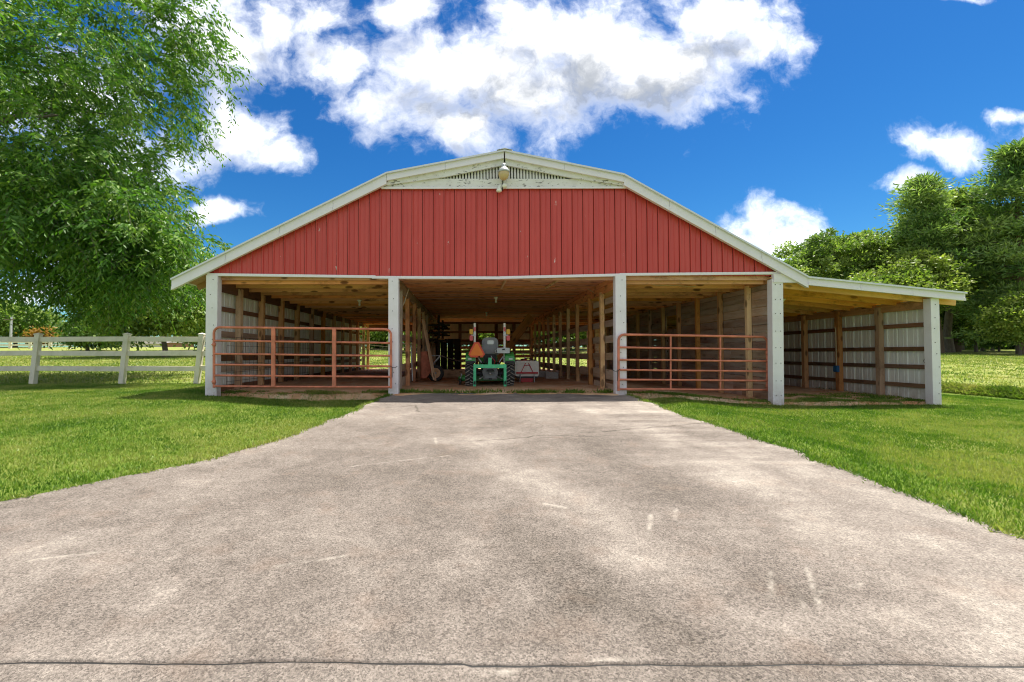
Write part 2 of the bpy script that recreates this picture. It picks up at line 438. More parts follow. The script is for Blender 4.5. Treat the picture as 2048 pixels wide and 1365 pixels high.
class MB:
    def __init__(s):
        s.v, s.f, s.sm = [], [], []
    def add(s, vs_, fs, smooth=False):
        k = len(s.v)
        s.v += [tuple(x) for x in vs_]
        s.f += [tuple(i + k for i in f) for f in fs]
        s.sm += [smooth] * len(fs)
        return s
    def box(s, c, size, rot=None):
        hx, hy, hz_ = size[0] / 2, size[1] / 2, size[2] / 2
        pts = [Vector((x, y, z)) for x in (-hx, hx) for y in (-hy, hy) for z in (-hz_, hz_)]
        if rot is not None:
            pts = [rot @ p for p in pts]
        c = Vector(c)
        return s.add([p + c for p in pts], [(0, 1, 3, 2), (4, 6, 7, 5), (0, 4, 5, 1), (2, 3, 7, 6), (0, 2, 6, 4), (1, 5, 7, 3)])
    def prism(s, pts2, y0, y1, axis='y'):
        """outline in (x, z) pulled from y0 to y1"""
        n = len(pts2)
        a = [(p[0], y0, p[1]) for p in pts2] + [(p[0], y1, p[1]) for p in pts2]
        if axis == 'x':
            a = [(q[1], q[0], q[2]) for q in a]
        if axis == 'z':
            a = [(q[0], q[2], q[1]) for q in a]
        f = [tuple(range(n)), tuple(range(2 * n - 1, n - 1, -1))]
        f += [(i, i + n, (i + 1) % n + n, (i + 1) % n) for i in range(n)]
        return s.add(a, f)
    def tube(s, pts, r, n=8, cap=True, closed=False):
        pts = [Vector(p) for p in pts]
        rs = r if isinstance(r, (list, tuple)) else [r] * len(pts)
        rings = []
        prev = None
        for i, p in enumerate(pts):
            if closed:
                d = pts[(i + 1) % len(pts)] - pts[i - 1]
            else:
                d = pts[min(i + 1, len(pts) - 1)] - pts[max(i - 1, 0)]
            d.normalize()
            if prev is None:
                ref = Vector((0, 0, 1)) if abs(d.z) < 0.9 else Vector((1, 0, 0))
                a = d.cross(ref).normalized()
            else:
                a = (prev - d * prev.dot(d)).normalized()
            prev = a
            b_ = d.cross(a)
            rings.append([p + (a * math.cos(2 * math.pi * k / n) + b_ * math.sin(2 * math.pi * k / n)) * rs[i] for k in range(n)])
        vs_ = [q for g in rings for q in g]
        m = len(rings)
        fs = []
        for i in range(m if closed else m - 1):
            j = (i + 1) % m
            for k in range(n):
                fs.append((i * n + k, i * n + (k + 1) % n, j * n + (k + 1) % n, j * n + k))
        s.add(vs_, fs, True)
        if cap and not closed:
            s.add(rings[0], [tuple(range(n - 1, -1, -1))])
            s.add(rings[-1], [tuple(range(n))])
        return s
    def lathe(s, prof, c=(0, 0, 0), axis='z', n=20):
        """profile of (radius, height) turned about an axis through c"""
        c = Vector(c)
        vs_ = []
        for (r, h) in prof:
            for k in range(n):
                a = 2 * math.pi * k / n
                q = (r * math.cos(a), r * math.sin(a), h)
                q = {'z': q, 'x': (q[2], q[0], q[1]), 'y': (q[0], q[2], q[1])}[axis]
                vs_.append(c + Vector(q))
        fs = []
        for i in range(len(prof) - 1):
            for k in range(n):
                fs.append((i * n + k, i * n + (k + 1) % n, (i + 1) * n + (k + 1) % n, (i + 1) * n + k))
        return s.add(vs_, fs, True)
    def mesh(s, name, material=None):
        me = bpy.data.meshes.new(name)
        me.from_pydata(s.v, [], s.f)
        me.polygons.foreach_set('use_smooth', s.sm)
        if material:
            me.materials.append(M[material])
        me.update()
        return me
    def build(s, name, material, parent=None, origin=None):
        """vertices are world coordinates; the object's origin is put at its parent's or at `origin`"""
        if origin is not None:
            T = Matrix.Translation(Vector(origin))
        elif parent is not None:
            T = WM[parent.name].copy()
        else:
            T = Matrix.Identity(4)
        inv = T.inverted()
        s.v = [tuple(inv @ Vector(p)) for p in s.v]
        o = bpy.data.objects.new(name, s.mesh(name, material))
        return link(o, T, parent)

BEAMS = {}
def beam_mesh(L, w_, h, material, ch=0.004):
    key = (round(L, 3), round(w_, 3), round(h, 3), material)
    if key in BEAMS:
        return BEAMS[key]
    c = min(ch, w_ * 0.2, h * 0.2)
    a, b_ = w_ / 2, h / 2
    prof = [(-a + c, -b_), (a - c, -b_), (a, -b_ + c), (a, b_ - c), (a - c, b_), (-a + c, b_), (-a, b_ - c), (-a, -b_ + c)]
    m = MB()
    vs_ = [(-L / 2, p[0], p[1]) for p in prof] + [(L / 2, p[0], p[1]) for p in prof]
    m.add(vs_, [tuple(range(7, -1, -1)), tuple(range(8, 16))] + [(i, (i + 1) % 8, (i + 1) % 8 + 8, i + 8) for i in range(8)])
    BEAMS[key] = m.mesh('timber', material)
    return BEAMS[key]
def beam(name, p, q, w_, h, material, parent=None, up=(0, 0, 1)):
    """a sawn timber from p to q; w_ across, h along `up`; its own X is the grain"""
    p, q = Vector(p), Vector(q)
    d = q - p
    L = d.length
    x = d.normalized()
    z = Vector(up)
    z = (z - x * z.dot(x)).normalized()
    y = z.cross(x)
    mw = Matrix(((x.x, y.x, z.x, 0), (x.y, y.y, z.y, 0), (x.z, y.z, z.z, 0), (0, 0, 0, 1)))
    mw.translation = (p + q) / 2
    o = bpy.data.objects.new(name, beam_mesh(L, w_, h, material))
    return link(o, mw, parent)

# ------------------------------------------------------------------ terrain
def smooth(a, b_, x):
    t_ = np.clip((np.asarray(x, float) - a) / (b_ - a), 0, 1)
    return t_ * t_ * (3 - 2 * t_)
YF, YB = 9.3, 23.3          # front and back of the barn
XL, XA, XB_, XC, XD = -5.23, -1.535, 3.08, 6.27, 9.45   # wall, aisle rows, plank wall, lean-to wall
def ground_z(x, y):
    x = np.asarray(x, float)
    y = np.asarray(y, float)
    z = -0.05 * np.clip(YF - y, -0.0, 40.0)
    rise_side = 0.032 * np.clip(y - 12.5, 0, 60)
    rise_back = 0.030 * np.clip(y - 26, 0, 60) * 1.25
    inb = smooth(-8.5, -6.5, x) * (1 - smooth(10.5, 12.5, x))
    z = z + rise_side * (1 - inb) + rise_back * inb
    z = z - 0.19 * smooth(3.4, 6.0, x) * (1 - smooth(14, 24, y)) * smooth(-4, 8, y)
    z = z + 0.20 * smooth(11.9, 12.25, x) * smooth(5.0, 8.0, y) * (1 - smooth(18, 26, y))
    return z
def gz(x, y):
    return float(ground_z(x, y))
def ground_hit(px, py):
    d = ray(px, py)
    t_ = 0.5
    for _ in range(4000):
        p = Vector((0, 0, CAMZ)) + d * t_
        if p.z <= gz(p.x, p.y):
            return p
        t_ += 0.004 * max(1.0, t_ * 0.15)
    return p

# ------------------------------------------------------------------ numpy noise, used for stains and grass density
_nr = np.random.default_rng(5)
_G = _nr.random((256, 256))
def vnoise(x, y):
    xi, yi = np.floor(x).astype(int), np.floor(y).astype(int)
    fx, fy = x - xi, y - yi
    fx, fy = fx * fx * (3 - 2 * fx), fy * fy * (3 - 2 * fy)
    g = lambda a, b_: _G[a % 256, b_ % 256]
    return (g(xi, yi) * (1 - fx) + g(xi + 1, yi) * fx) * (1 - fy) + (g(xi, yi + 1) * (1 - fx) + g(xi + 1, yi + 1) * fx) * fy
def fbm(x, y, o=5, gain=0.55):
    s, a, t_ = 0, 1.0, 0
    for i in range(o):
        s = s + a * vnoise(x * 2 ** i + 17.3 * i, y * 2 ** i + 5.1 * i)
        t_ += a
        a *= gain
    return s / t_

def grid_mesh(name, xs, ys, zf, material, attrs=None, parent=None, kind=None):
    X, Y = np.meshgrid(xs, ys)
    Z = zf(X, Y)
    nx, ny = len(xs), len(ys)
    V = np.stack([X.ravel(), Y.ravel(), Z.ravel()], 1)
    i = (np.arange(ny - 1)[:, None] * nx + np.arange(nx - 1)[None]).ravel()
    F = np.stack([i, i + 1, i + nx + 1, i + nx], 1)
    me = bpy.data.meshes.new(name)
    me.vertices.add(len(V))
    me.vertices.foreach_set('co', V.ravel())
    me.loops.add(F.size)
    me.loops.foreach_set('vertex_index', F.ravel())
    me.polygons.add(len(F))
    me.polygons.foreach_set('loop_start', np.arange(0, F.size, 4))
    me.polygons.foreach_set('use_smooth', np.ones(len(F), bool))
    me.update(calc_edges=True)
    me.materials.append(M[material])
    for k, fn in (attrs or {}).items():
        at = me.attributes.new(k, 'FLOAT', 'POINT')
        at.data.foreach_set('value', fn(X, Y).ravel().astype(np.float32))
    o = bpy.data.objects.new(name, me)
    link(o, Matrix.Identity(4), parent)
    if kind:
        o['kind'] = kind
    return o

def axis(lo, hi, *dense):
    """coarse coordinates lo..hi with finer steps inside each (a, b, step)"""
    pts = set()
    for (a, b_, s) in dense:
        pts |= set(np.round(np.arange(a, b_ + 1e-6, s), 4))
    a0, b0 = min(d[0] for d in dense), max(d[1] for d in dense)
    x, s = a0, 1.0
    while x > lo:
        s *= 1.35
        x -= s
        pts.add(max(x, lo))
    x, s = b0, 1.0
    while x < hi:
        s *= 1.35
        x += s
        pts.add(min(x, hi))
    return np.array(sorted(pts))
def field_mask(X, Y):
    left = smooth(12.2, 13.5, Y) * (1 - smooth(-7, -6, X))
    right = smooth(12.0, 12.3, X) * smooth(6, 8, Y)
    back = smooth(23.5, 24.5, Y)
    return np.clip(np.maximum(np.maximum(left * 0.75, right), back), 0, 1)
def gz_rough(X, Y):
    near = (fbm(X * 1.3, Y * 1.3, 3) - 0.5) * 0.05
    fr = (fbm(X * 2.1 + 9, Y * 2.1, 4) - 0.5) * 0.22 * smooth(12.0, 12.6, X) * smooth(7, 9, Y) * (1 - smooth(24, 30, Y))
    barn = smooth(-6, -5.4, X) * (1 - smooth(9.8, 10.2, X)) * smooth(9.0, 9.4, Y) * (1 - smooth(23, 24, Y))
    drive = smooth(-5.5, -3.0, X) * (1 - smooth(3.3, 4.2, X)) * (1 - smooth(9.2, 9.8, Y))
    return ground_z(X, Y) + near * (1 - drive) + fr - 0.10 * barn - 0.09 * drive
ground = grid_mesh('ground', axis(-900, 900, (-30, 30, 0.25)), axis(-60, 1200, (-6, 40, 0.25)), gz_rough, 'ground', {'field': field_mask}, kind='structure')

# ------------------------------------------------------------------ driveway
LEFT = [(-2.6, -5.6), (0, -4.9), (1.8, -4.5), (3.48, -3.59), (3.88, -3.23), (4.38, -2.83), (4.97, -2.45), (5.48, -2.28), (6.18, -2.12), (7.3, -1.92), (8.3, -1.80), (8.96, -1.70), (9.6, -1.55)]
RIGHT = [(-2.6, 3.7), (2.0, 3.5), (2.87, 3.50), (3.64, 3.53), (4.91, 3.55), (7.1, 3.30), (8.3, 3.33), (8.83, 3.28), (9.6, 3.15)]
def edge(tbl, y):
    return np.interp(y, [p[0] for p in tbl], [p[1] for p in tbl]) + (fbm(np.asarray(y) * 2.0 + (3 if tbl is LEFT else 50), np.asarray(y) * 0 + 1.5, 4) - 0.5) * 0.20
def seg_d(X, Y, pts):
    best = np.full(X.shape, 1e9)
    for a, b_ in zip(pts[:-1], pts[1:]):
        dx, dy = b_[0] - a[0], b_[1] - a[1]
        L2 = dx * dx + dy * dy + 1e-9
        t_ = np.clip(((X - a[0]) * dx + (Y - a[1]) * dy) / L2, 0, 1)
        best = np.minimum(best, np.hypot(X - a[0] - t_ * dx, Y - a[1] - t_ * dy))
    return best
def gp(pxs):
    out_ = []
    for (x, y) in pxs:
        d = ray(x, y)
        t_ = (CAMZ + 0.05 * YF) / (0.05 * d.y - d.z)
        out_.append((d.x * t_, d.y * t_))
    return out_
LIGHT = [([(950, 885), (1090, 975), (1300, 1115)], .22, .40), ([(1150, 812), (1215, 850)], .16, .3), ([(1310, 865), (1480, 950), (1640, 1050), (1900, 1130)], .28, .30),
         ([(1930, 1270), (2048, 1230)], .20, .35), ([(1540, 1260), (1830, 1260)], .12, .28), ([(355, 1192), (375, 1190)], .075, .45), ([(425, 962), (440, 966)], .10, .30),
         ([(640, 1075), (720, 1060)], .10, .2), ([(900, 1100), (905, 1350)], .06, .16), ([(880, 880), (1010, 870)], .25, .22), ([(700, 840), (800, 835)], .25, .15),
         ([(1060, 800), (1100, 850)], .2, .18), ([(1500, 905), (1840, 1030)], .16, .25), ([(0, 1110), (120, 1105)], .10, .2), ([(20, 1310), (420, 1290)], .05, .2)]
DARK = [([(1170, 880), (1260, 930), (1380, 1010)], .22, .34), ([(1400, 1110), (1620, 1190)], .22, .30), ([(1010, 1060), (1180, 1180)], .26, .24), ([(1200, 1230), (1440, 1290)], .16, .28),
        ([(1820, 1140), (2000, 1150)], .17, .22), ([(1150, 1240), (1260, 1190)], .12, .2), ([(600, 960), (900, 940)], .5, .10), ([(200, 1020), (700, 1100)], .5, .10),
        ([(500, 1150), (900, 1230)], .35, .10), ([(1700, 1190), (1850, 1230)], .12, .2)]
SCR = [([(1297, 1075), (1302, 1030)], .010), ([(1612, 1135), (1642, 1222)], .008), ([(1640, 1188), (1726, 1174)], .007), ([(1540, 1145), (1545, 1200)], .007), ([(1350, 1042), (1352, 1020)], .010),
       ([(540, 1140), (720, 1112)], .006), ([(700, 935), (900, 912)], .007), ([(870, 875), (873, 890)], .012), ([(1600, 1200), (1608, 1225)], .007), ([(60, 1125), (200, 1108)], .007),
       ([(1090, 1010), (1130, 1018)], .012), ([(960, 1352), (1040, 1345)], .006), ([(1180, 1326), (1290, 1322)], .006)]
CRACK = [[(940, 884), (1000, 880), (1090, 873), (1200, 876)], [(1180, 868), (1300, 858), (1420, 846)], [(770, 818), (830, 812), (838, 826)], [(1310, 803), (1330, 812), (1350, 810)]]
def stain(X, Y):
    n = fbm(X * 0.9, Y * 0.9, 5)
    n2 = fbm(X * 3.5 + 7, Y * 3.5, 4)
    wx = X + (fbm(X * 2.2, Y * 2.2 + 31, 4) - 0.5) * 0.5
    wy = Y + (fbm(X * 2.2 + 77, Y * 2.2, 4) - 0.5) * 0.5
    s = 0.47 + (n - 0.5) * 0.24 + (n2 - 0.5) * 0.34
    for pts, r, a in LIGHT:
        s = s + 0.58 * a * np.exp(-(seg_d(wx, wy, gp(pts)) / (r * 1.35)) ** 2)
    for pts, r, a in DARK:
        s = s - 0.36 * a * np.exp(-(seg_d(wx, wy, gp(pts)) / (r * 1.25)) ** 2)
    for pts in CRACK:
        s = s - 0.45 * np.exp(-(seg_d(X + (fbm(X * 6, Y * 6, 3) - .5) * .12, Y + (fbm(X * 6 + 5, Y * 6, 3) - .5) * .12, gp(pts)) / 0.013) ** 2)
    band = (fbm(X * 0.8 + 3, Y * 5.5, 4) - 0.5) * 0.7 * smooth(1.2, 2.4, X) * smooth(3.5, 5.0, Y)
    s = s + band + 0.14 * smooth(6.0, 8.0, Y) + 0.10 * smooth(1.5, 3.2, X)
    edge_d = np.minimum(X - edge(LEFT, Y), edge(RIGHT, Y) - X)
    s = s + 0.10 * np.exp(-(edge_d / 0.25) ** 2)
    return np.clip(s, 0.0, 1.0)
def scratch(X, Y):
    s = np.zeros(X.shape)
    gap = fbm(X * 22, Y * 22, 3)
    for pts, r in SCR:
        s = np.maximum(s, np.exp(-(seg_d(X, Y, gp(pts)) / (r * 1.3)) ** 2) * (0.25 + 0.75 * smooth(0.4, 0.6, gap)))
    return s
driveway = bpy.data.objects.new('driveway', None)
link(driveway, Matrix.Identity(4))
tag(driveway, 'broad worn concrete driveway leading to the barn', 'driveway', kind='structure')
def slab(y0, y1, step, joint0=None, joint1=None):
    n = int((y1 - y0) / step)
    ys = np.linspace(y0, y1, n + 1)
    S = np.linspace(0, 1, int(8.0 / step))
    X = np.zeros((len(ys), len(S)))
    Y = np.zeros_like(X)
    for i, yy in enumerate(ys):
        X[i] = edge(LEFT, yy) + (edge(RIGHT, yy) - edge(LEFT, yy)) * S
        Y[i] = yy
    def jw(x):
        return (fbm(x * 3.0, x * 0 + 3.3, 4) - 0.5) * 0.035 + np.where(x > 0.0, -0.012, 0.0)
    if joint1:
        Y += (jw(X)) * smooth(y1 - 0.25, y1, Y) - 0.009 * smooth(y1 - 0.02, y1, Y)
    if joint0:
        Y += (jw(X)) * (1 - smooth(y0, y0 + 0.25, Y)) + 0.009 * (1 - smooth(y0, y0 + 0.02, Y))
    Z = -0.05 * (YF - Y) + 0.012 + (fbm(X * 0.7, Y * 0.7 + 4, 3) - 0.5) * 0.02
    ny, nx = X.shape
    V = np.stack([X.ravel(), Y.ravel(), Z.ravel()], 1)
    i = (np.arange(ny - 1)[:, None] * nx + np.arange(nx - 1)[None]).ravel()
    F = np.stack([i, i + 1, i + nx + 1, i + nx], 1)
    # skirts so that the slab has its thickness
    rim = list(range(nx)) + [nx * k + nx - 1 for k in range(1, ny)] + list(range(nx * ny - 2, nx * (ny - 1) - 1, -1)) + [nx * k for k in range(ny - 2, 0, -1)]
    low = V[rim].copy()
    low[:, 2] -= 0.12
    k0 = len(V)
    V = np.concatenate([V, low])
    m = len(rim)
    rim = np.array(rim)
    j = np.arange(m)
    F = np.concatenate([F, np.stack([rim, k0 + j, k0 + (j + 1) % m, rim[(j + 1) % m]], 1)])
    me = bpy.data.meshes.new('concrete_slab')
    me.vertices.add(len(V)); me.vertices.foreach_set('co', V.ravel())
    me.loops.add(F.size); me.loops.foreach_set('vertex_index', F.ravel().astype(np.int32))
    me.polygons.add(len(F)); me.polygons.foreach_set('loop_start', np.arange(0, F.size, 4))
    me.update(calc_edges=True)
    me.materials.append(M['concrete'])
    for k, fn in (('stain', stain), ('scratch', scratch)):
        at = me.attributes.new(k, 'FLOAT', 'POINT')
        at.data.foreach_set('value', fn(V[:, 0], V[:, 1]).astype(np.float32))
    o = bpy.data.objects.new('concrete_slab', me)
    return link(o, Matrix.Identity(4), driveway)
YJ = gp([(940, 1331)])[0][1]
slab(YJ, 9.5, 0.022, joint0=True)
slab(-2.5, YJ, 0.03, joint1=True)
# black strip added as the shade down in the joint between the slabs
xs = np.linspace(float(edge(LEFT, YJ)) + 0.02, float(edge(RIGHT, YJ)) - 0.02, 160)
yc = YJ + (fbm(xs * 3.0, xs * 0 + 3.3, 4) - 0.5) * 0.035 + np.where(xs > 0.0, -0.012, 0.0)
zc_ = -0.05 * (YF - yc) + 0.004
mb = MB()
n_ = len(xs)
mb.add([(x, y - 0.012, z) for x, y, z in zip(xs, yc, zc_)] + [(x, y + 0.012, z) for x, y, z in zip(xs, yc, zc_)] + [(x, y - 0.012, z - 0.08) for x, y, z in zip(xs, yc, zc_)] + [(x, y + 0.012, z - 0.08) for x, y, z in zip(xs, yc, zc_)],
       [(i, i + 1, n_ + i + 1, n_ + i) for i in range(n_ - 1)] + [(2 * n_ + i, 3 * n_ + i, 3 * n_ + i + 1, 2 * n_ + i + 1) for i in range(n_ - 1)])
mb.build('joint_shade', 'wire_black', driveway)

# barn floor
def dirt_z(X, Y):
    return 0.02 + 0.035 * smooth(9.3, 10.4, Y) - 0.16 * smooth(3.6, 6.2, X) + (fbm(X * 1.7, Y * 1.7, 4) - 0.5) * 0.05 - 0.20 * (1 - smooth(9.22, 9.36, Y - (fbm(X * 1.5, X * 0 + 8, 3) - 0.5) * 0.5 + 0.22 * np.exp(-((X - 2.95) / 0.28) ** 2) + 0.16 * np.exp(-((X + 1.42) / 0.22) ** 2)))
dirt = grid_mesh('dirt_floor', np.arange(-5.35, 9.62, 0.09), np.concatenate([np.arange(8.9, 9.8, 0.03), np.arange(9.8, 23.6, 0.09)]), dirt_z, 'dirt', kind='structure')
def fz(x, y):
    return float(dirt_z(np.array([x]), np.array([y]))[0])

# ------------------------------------------------------------------ barn
barn = thing('barn', (0, YF, 0), 'open-fronted barn with red metal gable, white posts and a lean-to', 'barn')
def F(px, py, Y=YF):
    p = P(px, py, Y)
    return (p.x, p.z)
# roof line, outer edge of the white fascia
PK = F(1008, 308); BL = F(776, 352); BR = F(1243, 355); EL_ = F(352, 561); JR = F(1606, 557); ER = F(1916, 588)
def line_z(a, b_, x):
    return a[1] + (b_[1] - a[1]) * (x - a[0]) / (b_[0] - a[0])
def roof_z(x):
    if x <= BL[0]: return line_z(EL_, BL, x)
    if x <= PK[0]: return line_z(BL, PK, x)
    if x <= BR[0]: return line_z(PK, BR, x)
    return line_z(BR, JR, x)
Z_TRIM = F(980, 553)[1]                 # underside of the red wall
Z_SID_TOP = F(1008, 379)[1]
# fascia boards: flat polygons pulled 5 cm deep, 10 cm proud of the wall
def fascia(a, b_, th_a, th_b, y0=YF - 0.13, y1=YF - 0.07, name='roof_trim', m='trim_white', drop=0.0):
    mb = MB()
    mb.prism([(a[0], a[1] - drop), (b_[0], b_[1] - drop), (b_[0], b_[1] - th_b - drop), (a[0], a[1] - th_a - drop)], y0, y1)
    return mb.build(name, m, barn)
TH = 0.215
def fasc_run(a, b_, th, n):
    for k in range(n):
        s0, s1 = k / n, (k + 1) / n - 0.0016
        pa = (a[0] + (b_[0] - a[0]) * s0, a[1] + (b_[1] - a[1]) * s0)
        pb = (a[0] + (b_[0] - a[0]) * s1, a[1] + (b_[1] - a[1]) * s1)
        fascia(pa, pb, th, th, YF - 0.14, YF - 0.07 - 0.002 * (k % 2))
        # the folded lip along the lower edge
        mb = MB()
        mb.prism([(pa[0], pa[1] - th * 0.72), (pb[0], pb[1] - th * 0.72), (pb[0], pb[1] - th - 0.006), (pa[0], pa[1] - th - 0.006)], YF - 0.155, YF - 0.1405)
        mb.build('trim_lip', 'trim_white', barn)
fasc_run(EL_, BL, TH, 4)
fasc_run(BL, (PK[0] - 0.012, PK[1]), 0.15, 2)
fasc_run((PK[0] + 0.012, PK[1]), BR, 0.15, 2)
fasc_run(BR, JR, TH, 4)
fasc_run((JR[0], JR[1] + 0.0), ER, 0.155, 3)
# roof sheets
def roof_sheet(a, b_, y0=YF - 0.18, y1=YB + 0.25, over=0.0):
    mb = MB()
    mb.prism([(a[0], a[1] + 0.012), (b_[0], b_[1] + 0.012), (b_[0], b_[1] - 0.022), (a[0], a[1] - 0.022)], y0, y1)
    o = mb.build('roof_sheet', 'roof_metal', barn)
    # standing ribs at the front metre or so are edge-on; a few carry the outline
    return o
for a, b_ in ((EL_, BL), (BL, PK), (PK, BR), (BR, JR), (JR, ER)):
    roof_sheet(a, b_)
MB().prism([(PK[0] - 0.16, PK[1] - 0.005), (PK[0], PK[1] + 0.035), (PK[0] + 0.16, PK[1] - 0.005), (PK[0], PK[1] + 0.02)], YF - 0.2, YB + 0.27).build('ridge_cap', 'roof_metal', barn)
# gable peak: peeling rake boards, sill board, vent slats
def pk_poly(pxs, y0, y1, name, m):
    mb = MB()
    mb.prism([F(*q) for q in pxs], y0, y1)
    return mb.build(name, m, barn)
pk_poly([(1007, 321), (778, 366), (772, 374), (890, 357.5), (1007, 334)], YF - 0.09, YF - 0.045, 'rake_board', 'peeling_white')
pk_poly([(1010, 321), (1243, 367), (1248, 375), (1140, 359), (1010, 334)], YF - 0.09, YF - 0.045, 'rake_board', 'peeling_white')
pk_poly([(766, 377), (778, 366.5), (830, 359.5), (1006.8, 359.5), (1006.8, 377)], YF - 0.044, YF - 0.012, 'sill_board', 'peeling_white')
pk_poly([(1007.6, 377), (1007.6, 359.5), (1190, 360), (1244, 367), (1251, 377)], YF - 0.0435, YF - 0.011, 'sill_board', 'peeling_white')
pk_poly([(764, 377), (1252, 376.2), (1252, 379.6), (764, 380.6)], YF - 0.075, YF - 0.046, 'ledge_strip', 'trim_white')
xa, za = F(880, 360); xb, _ = F(1150, 360); xp, zp = F(1008, 330)
MB().prism([(xa - 0.7, za - 0.02), (xb + 0.7, za - 0.02), (xp, zp + 0.05)], YF + 0.10, YF + 0.12).build('vent_backing', 'board_black', barn)
nsl = 44
for k in range(nsl):
    x = xa + (xb - xa) * (k + 0.5) / nsl
    zt = za + (zp - za) * (1 - abs(x - xp) / ((xb - xa) / 2))
    if zt - za > 0.02:
        beam('vent_slat', (x, YF - 0.0, za - 0.02), (x, YF - 0.0, zt + 0.03), 0.043, 0.014, 'peeling_white', barn, up=(0.3 if x < xp else -0.3, -1, 0))
# red siding, one ribbed strip between seams
x0, x1 = F(417, 548)[0], F(1552, 547)[0]
pitch = 21.55 / (FPX / YF)
n = int(round((x1 - x0) / pitch))
pitch = (x1 - x0) / n
for k in range(n):
    xs = x0 + k * pitch
    prof = [(0.0, 0.0), (0.006, 0.024), (0.024, 0.024), (0.032, 0.0), (pitch * 0.50, 0.0), (pitch * 0.52, 0.010), (pitch * 0.58, 0.010), (pitch * 0.60, 0.0), (pitch - 0.009, 0.0)]
    mb = MB()
    lo, hi = [], []
    wob = rnd.uniform(-0.003, 0.003)
    for (dx, dy) in prof:
        xx = xs + dx
        zt = min(Z_SID_TOP + 0.02, roof_z(xx) - TH * 0.8)
        lo.append((xx, YF - dy + wob, Z_TRIM))
        hi.append((xx, YF - dy + wob, max(zt, Z_TRIM + 0.01)))
    m_n = len(prof)
    back = [(lo[-1][0], YF + 0.012, Z_TRIM), (lo[0][0], YF + 0.012, Z_TRIM)]
    fs = [(i, i + 1, m_n + i + 1, m_n + i) for i in range(m_n - 1)]
    mb.add(lo + hi, fs)
    mb.build('siding_panel', 'red_metal', barn)
# backing wall so that the gable is closed from inside
MB().prism([(x0, Z_TRIM + 0.02), (x1, Z_TRIM + 0.02), (BR[0] + 0.0, BR[1] - 0.3), (PK[0], PK[1] - 0.25), (BL[0], BL[1] - 0.3)], YF + 0.125, YF + 0.15).build('gable_framing', 'girt_dark', barn)
# bottom trim of the red wall: three lengths that do not quite line up
for a, b_ in (((418, 550.5), (752, 555)), ((745, 556), (1000, 557.2)), ((1000, 556.8), (1240, 551.2)), ((1238, 550.5), (1556, 547.6))):
    pa, pb = F(*a), F(*b_)
    beam('drip_trim', (pa[0], YF - 0.045, pa[1]), (pb[0], YF - 0.045 + 0.001 * rnd.random(), pb[1]), 0.05, 0.055, 'trim_white', barn)
beam('header', (x0 + 0.1, YF + 0.09, Z_TRIM - 0.02), (x1 - 0.1, YF + 0.09, Z_TRIM - 0.02), 0.06, 0.10, 'joist_pine', barn)

# white front posts
def post(top, bot, wpx, two=False):
    a, b_ = P(*top, YF), P(*bot, YF)
    wd = wpx / (FPX / YF)
    o = beam('post', (b_.x, YF, b_.z - 0.15), (a.x, YF, a.z), wd, 0.16, 'post_white', barn, up=(0, -1, 0))
    for k in range(8):
        z = b_.z + (a.z - b_.z) * (0.08 + 0.125 * k + rnd.uniform(-0.02, 0.02))
        x = b_.x + (a.x - b_.x) * (z - b_.z) / (a.z - b_.z)
        offs = (-0.05, 0.05) if two else (rnd.uniform(-0.03, 0.06),)
        for d in offs:
            MB().lathe([(0.0, -0.006), (0.008, -0.006), (0.008, 0.004)], (x + d, YF - 0.081, z), 'y', 8).build('bolt', 'dark_steel', o)
    return o
post((428, 552), (426, 788), 23)
post((788, 557), (788, 791), 20)
post((1239, 551), (1240, 787), 21.5)
p4 = post((1550, 560), (1552, 808), 22, True)
p5 = post((1862, 598), (1867, 805), 17)
# lean-to header block above the fourth post and the beam behind
pk = [F(1541, 550), F(1566, 550), F(1603, 567), F(1541, 567)]
MB().prism(pk, YF - 0.10, YF - 0.02).build('header_block', 'trim_white', barn)
beam('corner_board', (P(1876, 700, YF).x, YF + 0.03, 2.0), (P(1876, 700, YF).x, YF + 0.03, -0.2), 0.05, 0.1, 'galvanised', barn, up=(0, -1, 0))

# ------------------------------------------------ left wall, ribbed sheets on posts and girts
def ribbed(x, y0, y1, z0, z1, side, m, name='wall_panel', z1b=None):
    """a sheet standing in the plane x, ribs towards `side`"""
    L = y1 - y0
    ribs = max(1, int(round(L / 0.229)))
    pt = L / ribs
    pr = []
    for k in range(ribs):
        a = y0 + k * pt
        pr += [(a, 0), (a + 0.012, 0.019), (a + 0.035, 0.019), (a + 0.047, 0), (a + pt * .45, 0), (a + pt * .47, .004), (a + pt * .53, .004), (a + pt * .55, 0)]
    pr.append((y1, 0))
    mb = MB()
    vs_ = [(x + side * d, yy, z0) for yy, d in pr] + [(x + side * d, yy, z1) for yy, d in pr]
    mn = len(pr)
    mb.add(vs_, [(i, i + 1, mn + i + 1, mn + i) for i in range(mn - 1)])
    return mb.build(name, m, barn)
y = YF + 0.08
while y < YB - 1.2:
    ribbed(XL - 0.085, y, min(y + 0.914, YB - 0.6), -0.06, 2.36, -1, 'wall_sheet')
    y += 0.916
yl = [10.30, 11.42, 12.62, 13.78, 15.05, 16.25, 17.5, 18.75, 20.0, 21.25, 22.5]
for i, yy in enumerate(yl):
    beam('wall_post', (XL + 0.02, yy, -0.1), (XL + 0.02, yy, 2.30), 0.12, 0.12, ('stud_tan', 'stud_red')[i % 3 == 2], barn, up=(1, 0, 0))
